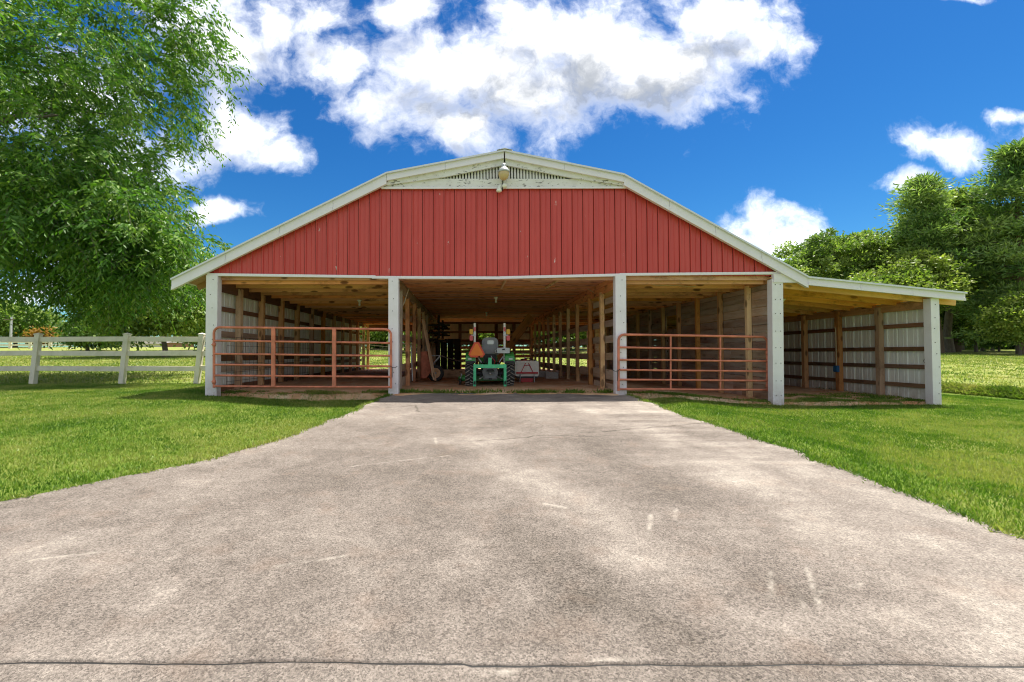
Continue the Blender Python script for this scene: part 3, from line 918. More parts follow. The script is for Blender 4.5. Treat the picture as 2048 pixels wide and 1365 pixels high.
for z, m in ((1.80, 'girt_dark'), (1.26, 'board_old'), (0.75, 'girt_dark'), (0.52, 'board_old'), (0.10, 'girt_dark')):
    for (a, b_) in ((YF + 0.1, 13.95), (13.96, 18.4), (18.41, YB - 0.9)):
        beam('girt', (XL - 0.062, a, z), (XL - 0.062, b_, z), 0.04, 0.13 if z < 1.7 else 0.10, m, barn)
beam('wall_plate', (XL - 0.005, YF + 0.1, 2.27), (XL - 0.005, YB - 0.5, 2.27), 0.05, 0.24, 'girt_dark', barn)

# ------------------------------------------------ ceilings
ZC = 2.45
yy = YF + 0.14
while yy < YB - 0.1:
    wd = rnd.choice((0.185, 0.14, 0.185, 0.235))
    dz = rnd.uniform(-0.004, 0.004)
    cut = XA + rnd.choice((1.2, 1.8, 2.4, 2.9, 3.6))
    for a, b_ in ((XA + 0.03, cut - 0.002), (cut + 0.002, XB_ - 0.03)):
        beam('ceiling_plank', (a, yy + wd / 2, ZC + 0.012 + dz), (b_, yy + wd / 2, ZC + 0.012 + dz + rnd.uniform(-0.003, 0.003)), wd - 0.010, 0.024, 'ceiling_pine', barn)
    yy += wd
for (xa_, xb_) in ((XL + 0.03, XA - 0.03), (XB_ + 0.03, XC - 0.1)):
    yy = YF + 0.22
    while yy < YB:
        beam('joist', (xa_, yy, 2.375 + rnd.uniform(-.006, .006)), (xb_, yy, 2.375 + rnd.uniform(-.006, .006)), 0.045, 0.15, 'joist_pine', barn)
        yy += 0.61
    yy = YF + 0.16
    while yy < YB - 0.1:
        beam('ceiling_plank', (xa_ - 0.02, yy + 0.14, 2.466), (xb_ + 0.02, yy + 0.14, 2.466), 0.276, 0.022, 'ceiling_pine', barn)
        yy += 0.28
MB().prism([(XL - 0.1, 2.2), (XC, 2.2), (JR[0] - 0.3, JR[1] - 0.05), (BR[0], BR[1] - 0.06), (PK[0], PK[1] - 0.06), (BL[0], BL[1] - 0.06), (XL - 0.1, roof_z(XL) - 0.08)], YB + 0.11, YB + 0.14).build('back_gable', 'red_metal', barn)
for x in (XA, XB_):
    for (a, b_) in ((YF + 0.13, 13.9), (13.91, 18.6), (18.61, YB - 0.05)):
        beam('aisle_beam', (x, a, 2.33), (x, b_, 2.33), 0.05, 0.23, 'joist_pine' if x > 0 else 'board_old', barn)
beam('aisle_beam', (XB_ - 0.055, YF + 0.15, 2.40), (XB_ - 0.055, YB - 0.3, 2.40), 0.045, 0.09, 'ceiling_pine', barn)
# purlin ends glimpsed above the front of the aisle
for (a, b_) in (((1003, 575), (1012, 556)), ((1092, 572), (1118, 556))):
    pa, pb = P(*a, 10.9), P(*b_, 9.6)
    beam('ceiling_cleat', (pa.x, 10.9, ZC - 0.03), (pb.x, 9.6, ZC - 0.03), 0.04, 0.05, 'stud_tan', barn)

# ------------------------------------------------ aisle rows: studs and boards
yr = [10.45, 11.47, 12.85, 14.05, 15.2, 16.4, 17.5, 18.65, 19.8, 21.0, 22.2]
for i, yy in enumerate(yr):
    x = XB_ - 0.02
    beam('stud', (x, yy, fz(x, yy) - 0.1), (x + rnd.uniform(-.02, .02), yy, 2.25), 0.09, 0.10, ('stud_tan', 'stud_red', 'stud_red', 'stud_tan', 'stud_tan')[i % 5], barn, up=(0, -1, 0))
for z, hgt in ((1.52, 0.15), (1.15, 0.16), (0.77, 0.155), (0.36, 0.22)):
    for j, (a, b_) in enumerate(((YF + 0.2, 12.8), (12.81, 16.38), (16.39, 19.75), (19.76, YB - 0.15))):
        dz = rnd.uniform(-.02, .02)
        beam('stall_board', (XB_ + 0.055, a, z + dz), (XB_ + 0.055, b_, z + dz + rnd.uniform(-.02, .02)), 0.028, hgt + rnd.uniform(-.01, .01), 'board_old', barn)
for z, hgt in ((2.02, 0.14), (0.10, 0.14), (1.80, 0.10)):
    beam('stall_board', (XB_ + 0.055, YF + 0.2, z), (XB_ + 0.055, 11.4, z + 0.02), 0.028, hgt, 'board_old', barn)
ylr = [10.05, 11.45, 12.7, 13.95, 15.2, 16.4, 17.7, 19.0, 20.3, 21.6, 22.8]
for i, yy in enumerate(ylr):
    x = XA
    beam('stud', (x, yy, fz(x, yy) - 0.1), (x + rnd.uniform(-.02, .02), yy, 2.25), 0.10, 0.11, ('board_old', 'stud_red', 'stud_red', 'stud_tan', 'stud_red')[i % 5], barn, up=(0, -1, 0))
for z, hgt in ((1.78, 0.15), (1.22, 0.15), (0.52, 0.16), (0.18, 0.2)):
    for j, (a, b_) in enumerate(((YF + 0.25, 12.65), (12.66, 16.38), (16.39, 20.2), (20.21, YB - 0.15))):
        beam('stall_board', (XA - 0.07, a, z + rnd.uniform(-.02, .02)), (XA - 0.07, b_, z + rnd.uniform(-.02, .02)), 0.028, hgt, 'board_old', barn)

# ------------------------------------------------ plank wall between the right bay and the lean-to
DO0, DO1 = 13.55, 14.35      # doorway
xw = XC - 0.03
z = -0.16
row = 0
while z < 2.40:
    h = rnd.choice((0.185, 0.19, 0.16, 0.2))
    h = min(h, 2.46 - z)
    cuts = [YF + 0.10, 10.9 + rnd.uniform(-.9, .9), DO0, DO1, 17.2 + rnd.uniform(-1.2, 1.2), 20.4 + rnd.uniform(-1, 1), YB - 0.05]
    for i in range(len(cuts) - 1):
        if i == 2 and 0.0 < z < 1.85:
            continue
        t0 = rnd.uniform(-0.006, 0.006)
        beam('wall_plank', (xw + t0, cuts[i] + 0.003, z + h / 2 + rnd.uniform(-.004, .004)), (xw + t0 + rnd.uniform(-.004, .004), cuts[i + 1] - 0.003, z + h / 2 + rnd.uniform(-.004, .004)), 0.026, h - 0.007, 'plank_weathered', barn)
    z += h
    row += 1
for i, yy in enumerate([10.03, 11.15, 12.26, 13.36, 14.45, 15.5, 16.6, 17.8, 19.0, 20.2, 21.4, 22.6]):
    x = xw - 0.075
    beam('stud', (x, yy, fz(x, yy) - 0.1), (x, yy, 2.34), 0.09, 0.10, ('stud_tan', 'stud_tan', 'lean_pine', 'stud_red')[i % 4], barn, up=(1, 0, 0))
beam('wall_plate', (xw - 0.05, YF + 0.1, 2.36), (xw - 0.05, YB - 0.1, 2.36), 0.04, 0.14, 'stud_red', barn)
for k in range(5):
    ya = DO0 + 0.02 + k * 0.155
    beam('door_board', (xw + 0.03, ya + 0.075, 0.16), (xw + 0.03, ya + 0.075, 1.60), 0.15, 0.022, 'board_old', barn, up=(1, 0, 0))

# ------------------------------------------------ lean-to
yy = YF + 0.09
while yy < YB - 0.3:
    ribbed(XD + 0.07, yy, yy + 0.914, -0.28, 1.98, 1, 'wall_sheet')
    yy += 0.916
for i, yy in enumerate([10.45, 11.6, 12.78, 13.95, 15.1, 16.3, 17.5]):
    x = XD - 0.02
    beam('wall_post', (x, yy, fz(x, yy) - 0.15), (x, yy, 1.90), 0.115, 0.115, ('stud_tan', 'stud_red', 'stud_red')[i % 3], barn, up=(1, 0, 0))
for z in (1.45, 0.945, 0.565, 0.165):
    for (a, b_) in ((YF + 0.1, 12.77), (12.78, 16.3), (16.31, YB)):
        beam('girt', (XD + 0.045, a, z), (XD + 0.045, b_, z), 0.04, 0.09, 'girt_dark', barn)
beam('wall_plate', (XD + 0.0, YF + 0.1, 1.86), (XD + 0.0, YB, 1.86), 0.05, 0.17, 'stud_red', barn)
sl = (ER[1] - JR[1]) / (ER[0] - JR[0])
yy = YF + 0.12
while yy < YB:
    xa_, xb_ = XC + 0.02, ER[0] - 0.12
    za_, zb_ = JR[1] + sl * (xa_ - JR[0]) - 0.155, JR[1] + sl * (xb_ - JR[0]) - 0.155
    beam('rafter', (xa_, yy, za_), (xb_ + 0.18, yy, zb_ + sl * 0.18), 0.042, 0.14, 'lean_pine', barn)
    yy += 0.61
yy = YF - 0.05
while yy < YB:
    xa_, xb_ = XC - 0.12, ER[0] - 0.04
    za_, zb_ = JR[1] + sl * (xa_ - JR[0]) - 0.065, JR[1] + sl * (xb_ - JR[0]) - 0.065
    beam('roof_plank', (xa_, yy + 0.14, za_), (xb_, yy + 0.14, zb_), 0.276, 0.022, 'lean_pine', barn)
    yy += 0.28
for k in range(11):
    xx = XC + 0.14 + k * 0.295
    beam('wall_plank', (xx, YB + 0.06, -0.3), (xx, YB + 0.06, JR[1] + sl * (xx - JR[0]) - 0.09), 0.29, 0.025, 'plank_weathered', barn, up=(0, -1, 0))
beam('ledger', (XC + 0.03, YF + 0.1, JR[1] + sl * (XC - JR[0]) - 0.16), (XC + 0.03, 20, JR[1] + sl * (XC - JR[0]) - 0.16), 0.04, 0.18, 'board_old', barn)
MB().prism([(ER[0] + 0.0, ER[1] - 0.05), (ER[0] + 0.2, ER[1] - 0.07), (ER[0] + 0.2, ER[1] - 0.11), (ER[0], ER[1] - 0.15)], YF + 0.55, YF + 0.60).build('rafter_tail', 'board_old', barn)

# left eave: rafter tails and sheathing under the overhang
se = (BL[1] - EL_[1]) / (BL[0] - EL_[0])
yy = YF - 0.02
while yy < YB:
    beam('rafter_tail', (EL_[0] + 0.10, yy, EL_[1] + se * 0.10 - 0.12), (XL + 0.45, yy, EL_[1] + se * (XL + 0.45 - EL_[0]) - 0.12), 0.042, 0.12, 'stud_red', barn)
    yy += 0.61
beam('eave_sheathing', (EL_[0] + 0.35, YF - 0.05, EL_[1] + se * 0.35 - 0.045), (EL_[0] + 0.35, YB, EL_[1] + se * 0.35 - 0.045), 0.62, 0.02, 'joist_pine', barn, up=(-se, 0, 1))

# ------------------------------------------------ back wall of the aisle
yb = YB
for xx in [P(q, 690, yb).x for q in (868, 920, 953.5, 992.4, 1028, 1062)]:
    beam('stud', (xx, yb, -0.05), (xx, yb, 2.5), 0.16, 0.12, 'girt_dark', barn, up=(0, -1, 0))
zt, zm, zl = P(940, 649, yb).z, P(940, 665, yb).z, P(940, 680, yb).z
for z in (zt + 0.06, zm, zl - 0.05, zt + 0.36):
    beam('girt', (XA - 0.1, yb - 0.07, z), (XB_ + 0.1, yb - 0.07, z), 0.04, 0.14 if z < zm else 0.10, 'girt_dark', barn)
def back_sheet(xa_, xb_, z0, z1):
    m_ = MB()
    k = max(1, int((xb_ - xa_) / 0.23))
    pt = (xb_ - xa_) / k
    pr = []
    for i in range(k):
        a = xa_ + i * pt
        pr += [(a, 0), (a + .01, .02), (a + .03, .02), (a + .04, 0)]
    pr.append((xb_, 0))
    mn = len(pr)
    m_.add([(q[0], yb + 0.09 - q[1], z0) for q in pr] + [(q[0], yb + 0.09 - q[1], z1) for q in pr], [(i, i + 1, mn + i + 1, mn + i) for i in range(mn - 1)])
    m_.build('wall_panel', 'tan_sheet', barn)
wx0, wx1 = P(956, 670, yb).x, P(990, 670, yb).x
back_sheet(XA - 0.1, wx0, zl - 0.1, 2.7)
back_sheet(wx0, wx1, zm - 0.01, 2.7)
back_sheet(wx1, XB_ + 0.05, zl - 0.1, 2.7)
for k, z in enumerate((1.36, 1.15, 0.93, 0.70, 0.47, 0.22)):
    for (a, b_) in ((P(905, 690, yb).x, 0.7), (0.71, XB_ + 0.1)):
        beam('stall_board', (a, yb - 0.075, z + rnd.uniform(-.015, .015)), (b_, yb - 0.075, z + rnd.uniform(-.015, .015)), 0.028, 0.14, 'stud_red' if k % 2 else 'board_old', barn)
# a dark closed bin at the back left of the aisle
xq0, xq1 = P(880, 700, 21.0).x, P(908, 700, 21.0).x
for k in range(6):
    beam('bin_board', (xq0 - 0.75 + 0.31 * k, 21.0, 0.0), (xq0 - 0.75 + 0.31 * k, 21.0, 1.52), 0.30, 0.03, 'board_black', barn, up=(0, -1, 0))
# bay ends: light rails across the open backs
for (xa_, xb_) in ((XL, XA - 0.1), (XB_ + 0.1, XC - 0.1)):
    beam('header', (xa_, YB, 2.22), (xb_, YB, 2.22), 0.06, 0.5, 'girt_dark', barn)
    for z in (0.35, 0.75, 1.10):
        beam('wire_rail', (xa_, YB + 0.03, z), (xb_, YB + 0.03, z), 0.02, 0.022, 'board_black', barn)
    for xx in (xa_ + 0.06, xb_ - 0.06):
        beam('wall_post', (xx, YB, -0.1), (xx, YB, 2.4), 0.12, 0.12, 'stud_red', barn, up=(0, -1, 0))
# wide diagonal brace in the aisle, up to the loft
pa, pb = P(1063, 633, 18.0), P(1000, 714, 18.0)
dv = (pb - pa)
pb = pa + dv * ((pa.z - 0.06) / (pa.z - pb.z))
beam('loft_brace', pa, pb, 0.05, 0.34, 'stud_red', barn, up=(0.8, 0, 0.6))

# ------------------------------------------------------------------ farm gates
def arc(c, r, a0, a1, n=7):
    return [(c[0] + r * math.cos(a0 + (a1 - a0) * k / n), c[1] + r * math.sin(a0 + (a1 - a0) * k / n)) for k in range(n + 1)]
def gate(x0p, x1p, yl_, yr_, Y0, Y1, ups, label, flat, hinge_left):
    """pixel rows of the six rails at both ends; Y0/Y1 the depth of the two ends"""
    A = [P(x0p, q, Y0) for q in yl_]
    B = [P(x1p, q, Y1) for q in yr_]
    root = thing('farm_gate', ((A[0] + B[0]) / 2)[:2] + (A[-1].z - 0.02,), label, 'gate', 'tubular farm gates hung between the white posts')
    L = (B[0] - A[0]).length
    r = 0.0215
    rc = 0.12
    e = (B[0] - A[0]).normalized()
    up = Vector((0, 0, 1))
    pts = [A[-1] - up * 0.03]
    pts += [A[0] - up * rc]
    for k in range(1, 7):
        a = math.pi / 2 * k / 7
        pts.append(A[0] + e * (rc - rc * math.cos(a)) - up * (rc - rc * math.sin(a)))
    pts += [A[0] + e * rc, A[0].lerp(B[0], 0.5) + up * rnd.uniform(-.004, .004), B[0] - e * rc]
    for k in range(1, 7):
        a = math.pi / 2 * k / 7
        pts.append(B[0] - e * (rc - rc * math.sin(a)) - up * (rc - rc * math.cos(a)))
    pts += [B[0] - up * rc, B[-1] - up * 0.03]
    MB().tube(pts, r + 0.003, 10).build('frame_tube', 'rust_red_tube', root)
    for i in range(1, 6):
        MB().tube([A[i], A[i].lerp(B[i], 0.33) + up * rnd.uniform(-.005, .003), A[i].lerp(B[i], 0.66) + up * rnd.uniform(-.005, .003), B[i]], r - 0.001, 8).build('rail', 'rust_red_tube', root)
    for s in ups:
        a, b_ = A[0].lerp(B[0], s), A[-1].lerp(B[-1], s)
        off = Vector((0, -0.008 if flat else 0, 0))
        if flat:
            beam('upright', a + off, b_ + off, 0.075, 0.05, 'rust_red_tube', root, up=(0, -1, 0))
        else:
            MB().tube([a, b_], 0.018, 8).build('upright', 'rust_red_tube', root)
    hp = A if hinge_left else B
    sgn = -1 if hinge_left else 1
    for q in (hp[1].lerp(hp[2], 0.3), hp[4].lerp(hp[5], 0.6)):
        mb = MB()
        mb.lathe([(0, -0.035), (0.032, -0.035), (0.032, 0.035), (0, 0.035)], q, 'z', 12)
        mb.tube([q, q + Vector((sgn * 0.06, 0.02, 0)), q + Vector((sgn * 0.065, 0.06, 0))], 0.009, 8)
        mb.build('hinge', 'rust_red_tube', root)
    lp = (B if hinge_left else A)[3]
    sg = 1 if hinge_left else -1
    ch = [lp + Vector((sg * d, -0.03 + 0.0 * d, -0.05 * math.sin(d / 0.13 * math.pi) * 0.6)) for d in (-0.02, 0.02, 0.05, 0.08, 0.11, 0.13)]
    MB().tube(ch, 0.007, 6).build('chain', 'dark_steel', root)
    MB().tube([lp + Vector((sg * 0.03, -0.03, -0.03)), lp + Vector((sg * 0.032, -0.03, -0.22))], 0.006, 6).build('chain_end', 'dark_steel', root)
    return root
gate(428, 782, [655, 681.7, 708.2, 729.7, 751.3, 773], [659, 686.6, 712, 733, 754, 774.5], 9.17, 9.15, (0.337, 0.68), 'red tubular gate with flat uprights across the left opening of the barn', True, True)
gate(1237, 1534.5, [669.5, 695, 720, 740, 759.6, 779], [674.5, 699.4, 722.8, 743.3, 762, 780], 9.16, 9.48, (0.343, 0.677), 'red tubular gate across the opening right of the tractor, before plank wall', False, False)

# ------------------------------------------------------------------ lamps on and in the barn
c = P(1007.5, 345, YF - 0.22)
yl_ = thing('yard_light', (c.x, c.y, c.z), 'dusk-to-dawn yard lamp with amber lens on the gable vent', 'lamp')
MB().lathe([(0, 0.17), (0.045, 0.17), (0.05, 0.13), (0.05, 0.10), (0.075, 0.085), (0.115, 0.03), (0.12, -0.005), (0.11, -0.01), (0, -0.01)], c, 'z', 24).build('housing', 'galvanised', yl_)
MB().lathe([(0.105, -0.011), (0.108, -0.05), (0.085, -0.12), (0.045, -0.155), (0, -0.16)], c, 'z', 24).build('lens', 'lens_amber', yl_)
MB().tube([c + Vector((0, 0.02, 0.09)), c + Vector((0, 0.14, 0.09))], 0.025, 10).build('bracket', 'galvanised', yl_)
MB().tube([c + Vector((-0.02, 0.11, -0.02)), c + Vector((-0.02, 0.12, -0.33))], 0.010, 8).build('conduit', 'wire_black', yl_)
c = P(998, 380, YF - 0.14)
fl = thing('flood_lamp', (c.x, c.y, c.z), 'small white twin flood lamp below the gable vent', 'lamp')
MB().lathe([(0, 0.08), (0.03, 0.075), (0.035, 0.03), (0.055, -0.01), (0.055, -0.03), (0.04, -0.045), (0, -0.05)], c, 'z', 16).build('lamp_head', 'tank_white', fl)
d = c + Vector((0.10, 0.02, 0.09))
MB().lathe([(0, -0.04), (0.045, -0.02), (0.05, 0.02), (0.03, 0.06), (0, 0.065)], d, 'x', 16).build('lamp_head', 'tank_white', fl)
MB().lathe([(0, -0.02), (0.06, -0.02), (0.06, 0.02), (0, 0.02)], c + Vector((0.06, 0.07, 0.09)), 'y', 14).build('mount_plate', 'tank_white', fl)
MB().tube([c + Vector((0, 0.02, 0.05)), c + Vector((0.06, 0.07, 0.09)), d], 0.012, 8).build('arm', 'tank_white', fl)

def bulb(x, y, z, label, m='bulb_glass'):
    r_ = thing('ceiling_bulb', (x, y, z), label, 'bulb', 'bare bulbs under the barn ceilings')
    MB().lathe([(0, 0), (0.06, 0), (0.06, -0.02), (0.035, -0.045), (0.028, -0.075), (0, -0.075)], (x, y, z), 'z', 16).build('socket', 'tank_white', r_)
    MB().lathe([(0.014, -0.075), (0.02, -0.09), (0.032, -0.12), (0.03, -0.145), (0.018, -0.16), (0, -0.163)], (x, y, z), 'z', 14).build('glass', m, r_)
q = P(992, 590, 12.9); bulb(q.x, 12.9, ZC - 0.002, 'bare bulb in white socket under the plank ceiling above the tractor')
q = P(973, 625, 17.6); bulb(q.x, 17.6, ZC - 0.002, 'bare bulb far back under the middle plank ceiling')
q = P(717, 600, 12.2); bulb(q.x, 12.31, 2.30, 'bare bulb under the joists behind the left gate')
q = P(1576, 600, 10.4); bulb(q.x, 10.58, JR[1] + sl * (q.x - JR[0]) - 0.225, 'bare bulb under the yellow lean-to rafters', 'lens_amber')

# ------------------------------------------------------------------ cables and small fittings
def cable(name, pts, r, m, label):
    o = MB().tube(pts, r, 6).build(name, m, None, origin=pts[0])
    return tag(o, label, 'cable')
cable('electric_cable', [P(1088, 576, 11.9), P(1110, 580, 11.7), P(1140, 577.5, 11.5), P(1172, 576.5, 11.3), Vector((XB_ - 0.06, 11.0, 2.33))], 0.008, 'wire_cream', 'pale cable sagging under the middle ceiling near the right beam')
cable('electric_cable', [P(1252, 571, 9.95), P(1272, 565.5, 9.95), P(1292, 566, 9.95), P(1312, 571, 9.95), P(1338, 571, 9.95), P(1420, 575, 10.2), P(1452, 561, 10.0)], 0.008, 'wire_cream', 'pale cable strung along the first joist of the right bay')
cable('electric_cable', [P(818, 577, 10.2), P(813, 592, 10.15), P(807, 607, 10.1), P(806, 612, 10.1), P(810, 603, 10.1), P(814, 588, 10.15)], 0.009, 'wire_cream', 'loop of pale cable hanging beside the second white post')
cable('conduit_pipe', [P(822, 690, 11.6), P(823, 720, 11.6), P(825, 762, 11.6)], 0.018, 'galvanised', 'grey conduit pipe running down between the studs left of the wheelbarrow')
# outlet box on a post of the lean-to
pb_ = Vector((XD - 0.095, 11.6, P(1680, 738, 11.6).z))
ob = thing('outlet_box', pb_, 'blue electrical outlet box on the middle post of lean-to wall', 'outlet box')
MB().box(pb_, (0.06, 0.12, 0.16)).build('box', 'blue_plastic', ob)
MB().box(pb_ + Vector((-0.04, 0, 0.0)), (0.018, 0.09, 0.11)).build('cover', 'blue_plastic', ob)
MB().tube([pb_ + Vector((0, 0, 0.08)), pb_ + Vector((0.01, 0.01, 0.5)), pb_ + Vector((0.0, 0.0, 1.05))], 0.012, 8).build('cord', 'wire_cream', ob)
hk = P(1851, 722, YF + 0.1)
cable('wire_hook', [hk + Vector((0.0, 0, 0.06)), hk + Vector((-0.04, 0, 0.0)), hk + Vector((-0.02, 0, -0.05)), hk + Vector((0.02, 0, -0.05))], 0.005, 'wire_black', 'small black wire hook on the outermost white post')
# cattle panel along the left wall
mb = MB()
x = XL + 0.12
for k in range(7):
    mb.tube([(x, 9.6, 0.06 + 0.19 * k), (x, 14.6, 0.06 + 0.19 * k)], 0.0035, 4, False)
for k in range(26):
    mb.tube([(x, 9.6 + 0.2 * k, 0.06), (x, 9.6 + 0.2 * k, 1.2)], 0.0035, 4, False)
tag(mb.build('stock_fence', 'dark_steel', None, origin=(x, 9.6, 0.05)), 'dark wire stock panel standing along the left metal wall', 'wire panel')

# ------------------------------------------------------------------ tractor, seen from behind
TX = P(981, 770, 11.0).x
TY = 11.0
TZ = fz(TX, TY)
TS = FPX / TY
tractor = thing('tractor', (TX, TY, TZ), 'small green garden tractor with orange triangle, parked in the aisle', 'tractor')
def T(px, py, dy=0.0):
    p = P(px, py, TY + dy)
    return p
def tractor_wheel(cx_, cy_, r, wd, lugs, parent, m='rubber_dusty'):
    c_ = Vector((cx_, cy_, TZ + r - 0.01))
    wh = bpy.data.objects.new('wheel', MB().lathe([(0, -0.03), (r * 0.3, -0.03), (r * 0.3, 0.03), (0, 0.03)], (0, 0, 0), 'x', 16).mesh('wheel', 'dark_steel'))
    link(wh, Matrix.Translation(c_), parent)
    rt = r - (0.018 if lugs else 0)
    MB().lathe([(r * .52, -wd * .42), (r * .75, -wd * .52), (rt * .93, -wd * .5), (rt, -wd * .40), (rt, wd * .40), (rt * .93, wd * .5), (r * .75, wd * .52), (r * .52, wd * .42)], c_, 'x', 36).build('tyre', 'rubber', wh)
    rim = MB().lathe([(0, -wd * .1), (r * .35, -wd * .1), (r * .48, -wd * .38), (r * .55, -wd * .43), (r * .55, wd * .43), (r * .48, wd * .38), (r * .35, wd * .1), (0, wd * .1)], c_, 'x', 24)
    rim.build('rim', 'wheel_yellow', wh)
    if lugs:
        mb = MB()
        for k in range(lugs):
            for side in (-1, 1):
                a = 2 * math.pi * (k + (0.5 if side > 0 else 0)) / lugs
                segs = []
                for s in (0.02, 0.25, 0.5):
                    aa = a - 0.42 * s * 2 * 0.55
                    xx = side * wd * s * 1.0
                    for da, rr in ((-0.045, rt - 0.006), (0.045, rt - 0.006), (0.03, rt + 0.024), (-0.03, rt + 0.024)):
                        rr2 = rr - (0.02 if s == 0.5 else 0)
                        segs.append(c_ + Vector((xx, -math.cos(aa + da) * rr2, math.sin(aa + da) * rr2)))
                fs = [(0, 1, 2, 3), (11, 10, 9, 8)]
                for j in (0, 4):
                    fs += [(j + i, j + (i + 1) % 4, j + 4 + (i + 1) % 4, j + 4 + i) for i in range(4)]
                mb.add(segs, fs)
        mb.build('tread', m, wh)
    return wh
xl_, xr_ = T(939.5, 770).x, T(1021, 770).x
RW = 0.293
tractor_wheel(xl_, TY + 0.30, RW, 0.215, 18, tractor)
tractor_wheel(xr_, TY + 0.30, RW, 0.215, 18, tractor)
tractor_wheel(xl_ + 0.06, TY + 1.75, 0.22, 0.17, 0, tractor)
tractor_wheel(xr_ - 0.06, TY + 1.75, 0.22, 0.17, 0, tractor)
AX = Vector((TX, TY + 0.30, TZ + RW))
def tm(name, mb, m, parent=tractor):
    return mb.build(name, m, parent)
tm('axle', MB().tube([(xl_, AX.y, AX.z), (xr_, AX.y, AX.z)], 0.06, 12), 'dark_steel')
tm('transmission', MB().prism([(TX - 0.16, AX.z - 0.14), (TX + 0.16, AX.z - 0.14), (TX + 0.19, AX.z + 0.05), (TX + 0.13, AX.z + 0.22), (TX - 0.13, AX.z + 0.22), (TX - 0.19, AX.z + 0.05)], TY + 0.13, TY + 0.62), 'grey_plastic')
tm('frame', MB().box((TX, TY + 1.2, AX.z + 0.02), (0.34, 1.3, 0.16)), 'dark_steel')
# PTO shield and drawbar
tm('pto_shield', MB().prism([(TX - 0.10, AX.z + 0.06), (TX + 0.10, AX.z + 0.06), (TX + 0.07, AX.z + 0.11), (TX - 0.07, AX.z + 0.11)], TY + 0.0, TY + 0.13), 'dark_steel')
tm('pto_shaft', MB().lathe([(0, -0.02), (0.028, -0.02), (0.028, 0.12), (0, 0.12)], (TX, TY + 0.02, AX.z), 'y', 12), 'steel')
tm('drawbar', MB().box((TX, TY + 0.06, AX.z - 0.12), (0.07, 0.30, 0.03)), 'dark_steel')
tm('rear_plate', MB().box((TX, TY + 0.10, AX.z - 0.06), (0.26, 0.02, 0.11)), 'grey_plastic')
# lift arms, links, hoses
for s in (-1, 1):
    tm('lower_link', MB().tube([(TX + s * 0.14, TY + 0.25, AX.z - 0.06), (TX + s * 0.26, TY - 0.22, AX.z - 0.10)], 0.018, 8), 'steel')
    tm('lift_arm', MB().tube([(TX + s * 0.13, TY + 0.3, AX.z + 0.24), (TX + s * 0.20, TY + 0.02, AX.z + 0.28), (TX + s * 0.24, TY - 0.08, AX.z - 0.08)], 0.016, 8), 'dark_steel')
    tm('fender_strut', MB().tube([(TX + s * 0.32, TY + 0.15, TZ + 0.72), (TX + s * 0.17, TY + 0.12, TZ + 0.50)], 0.018, 8), 'steel')
hs = MB()
for k, (a, b_, cc) in enumerate(((-0.10, -0.02, 0.72), (-0.06, 0.05, 0.68), (0.05, 0.12, 0.74), (0.10, 0.03, 0.70), (0.14, 0.17, 0.66))):
    hs = MB().tube([(TX + a, TY + 0.15, TZ + 0.52), (TX + a * 1.1, TY + 0.02, TZ + 0.60), (TX + b_, TY + 0.0, TZ + cc), (TX + b_, TY + 0.2, TZ + cc - 0.02)], 0.011, 7)
    tm('hose', hs, ('wire_black', 'dark_steel', 'wire_black', 'red_paint', 'dark_steel')[k])
tm('top_link', MB().tube([(TX, TY + 0.15, TZ + 0.55), (TX, TY - 0.10, TZ + 0.50)], 0.022, 8), 'steel')
tm('hook', MB().tube([(TX + 0.01, TY - 0.01, TZ + 0.73), (TX + 0.035, TY - 0.02, TZ + 0.70), (TX + 0.03, TY - 0.02, TZ + 0.65), (TX, TY - 0.02, TZ + 0.635), (TX - 0.025, TY - 0.02, TZ + 0.66)], 0.009, 8), 'steel')
# green quick-hitch frame
hx0, hx1 = T(949.5, 760, -0.28).x, T(1010, 760, -0.28).x
ht, hb = T(980, 733, -0.28).z, TZ + 0.015
hy = TY - 0.28
hf = MB().box(((hx0 + hx1) / 2, hy, ht), (hx1 - hx0 + 0.02, 0.07, 0.085))
hitch = tm('hitch_frame', hf, 'hitch_green')
for xx in (hx0, hx1):
    tm('hitch_leg', MB().box((xx, hy + 0.001, (ht + 0.05 + hb) / 2), (0.062, 0.078, ht + 0.05 - hb)), 'hitch_green', hitch)
    tm('hitch_hook', MB().prism([(hb + 0.10, hb + 0.02), (hb + 0.10, hb + 0.02)][:0] or [(xx - 0.02, hb + 0.05), (xx + 0.02, hb + 0.05), (xx + 0.02, hb + 0.14), (xx - 0.02, hb + 0.12)], hy - 0.09, hy - 0.04), 'dark_steel', hitch)
tm('hitch_mast', MB().prism([((hx0 + hx1) / 2 - 0.05, ht - 0.02), ((hx0 + hx1) / 2 + 0.05, ht - 0.02), ((hx0 + hx1) / 2 + 0.035, ht + 0.20), ((hx0 + hx1) / 2 - 0.035, ht + 0.20)], hy - 0.038, hy + 0.038), 'hitch_green', hitch)
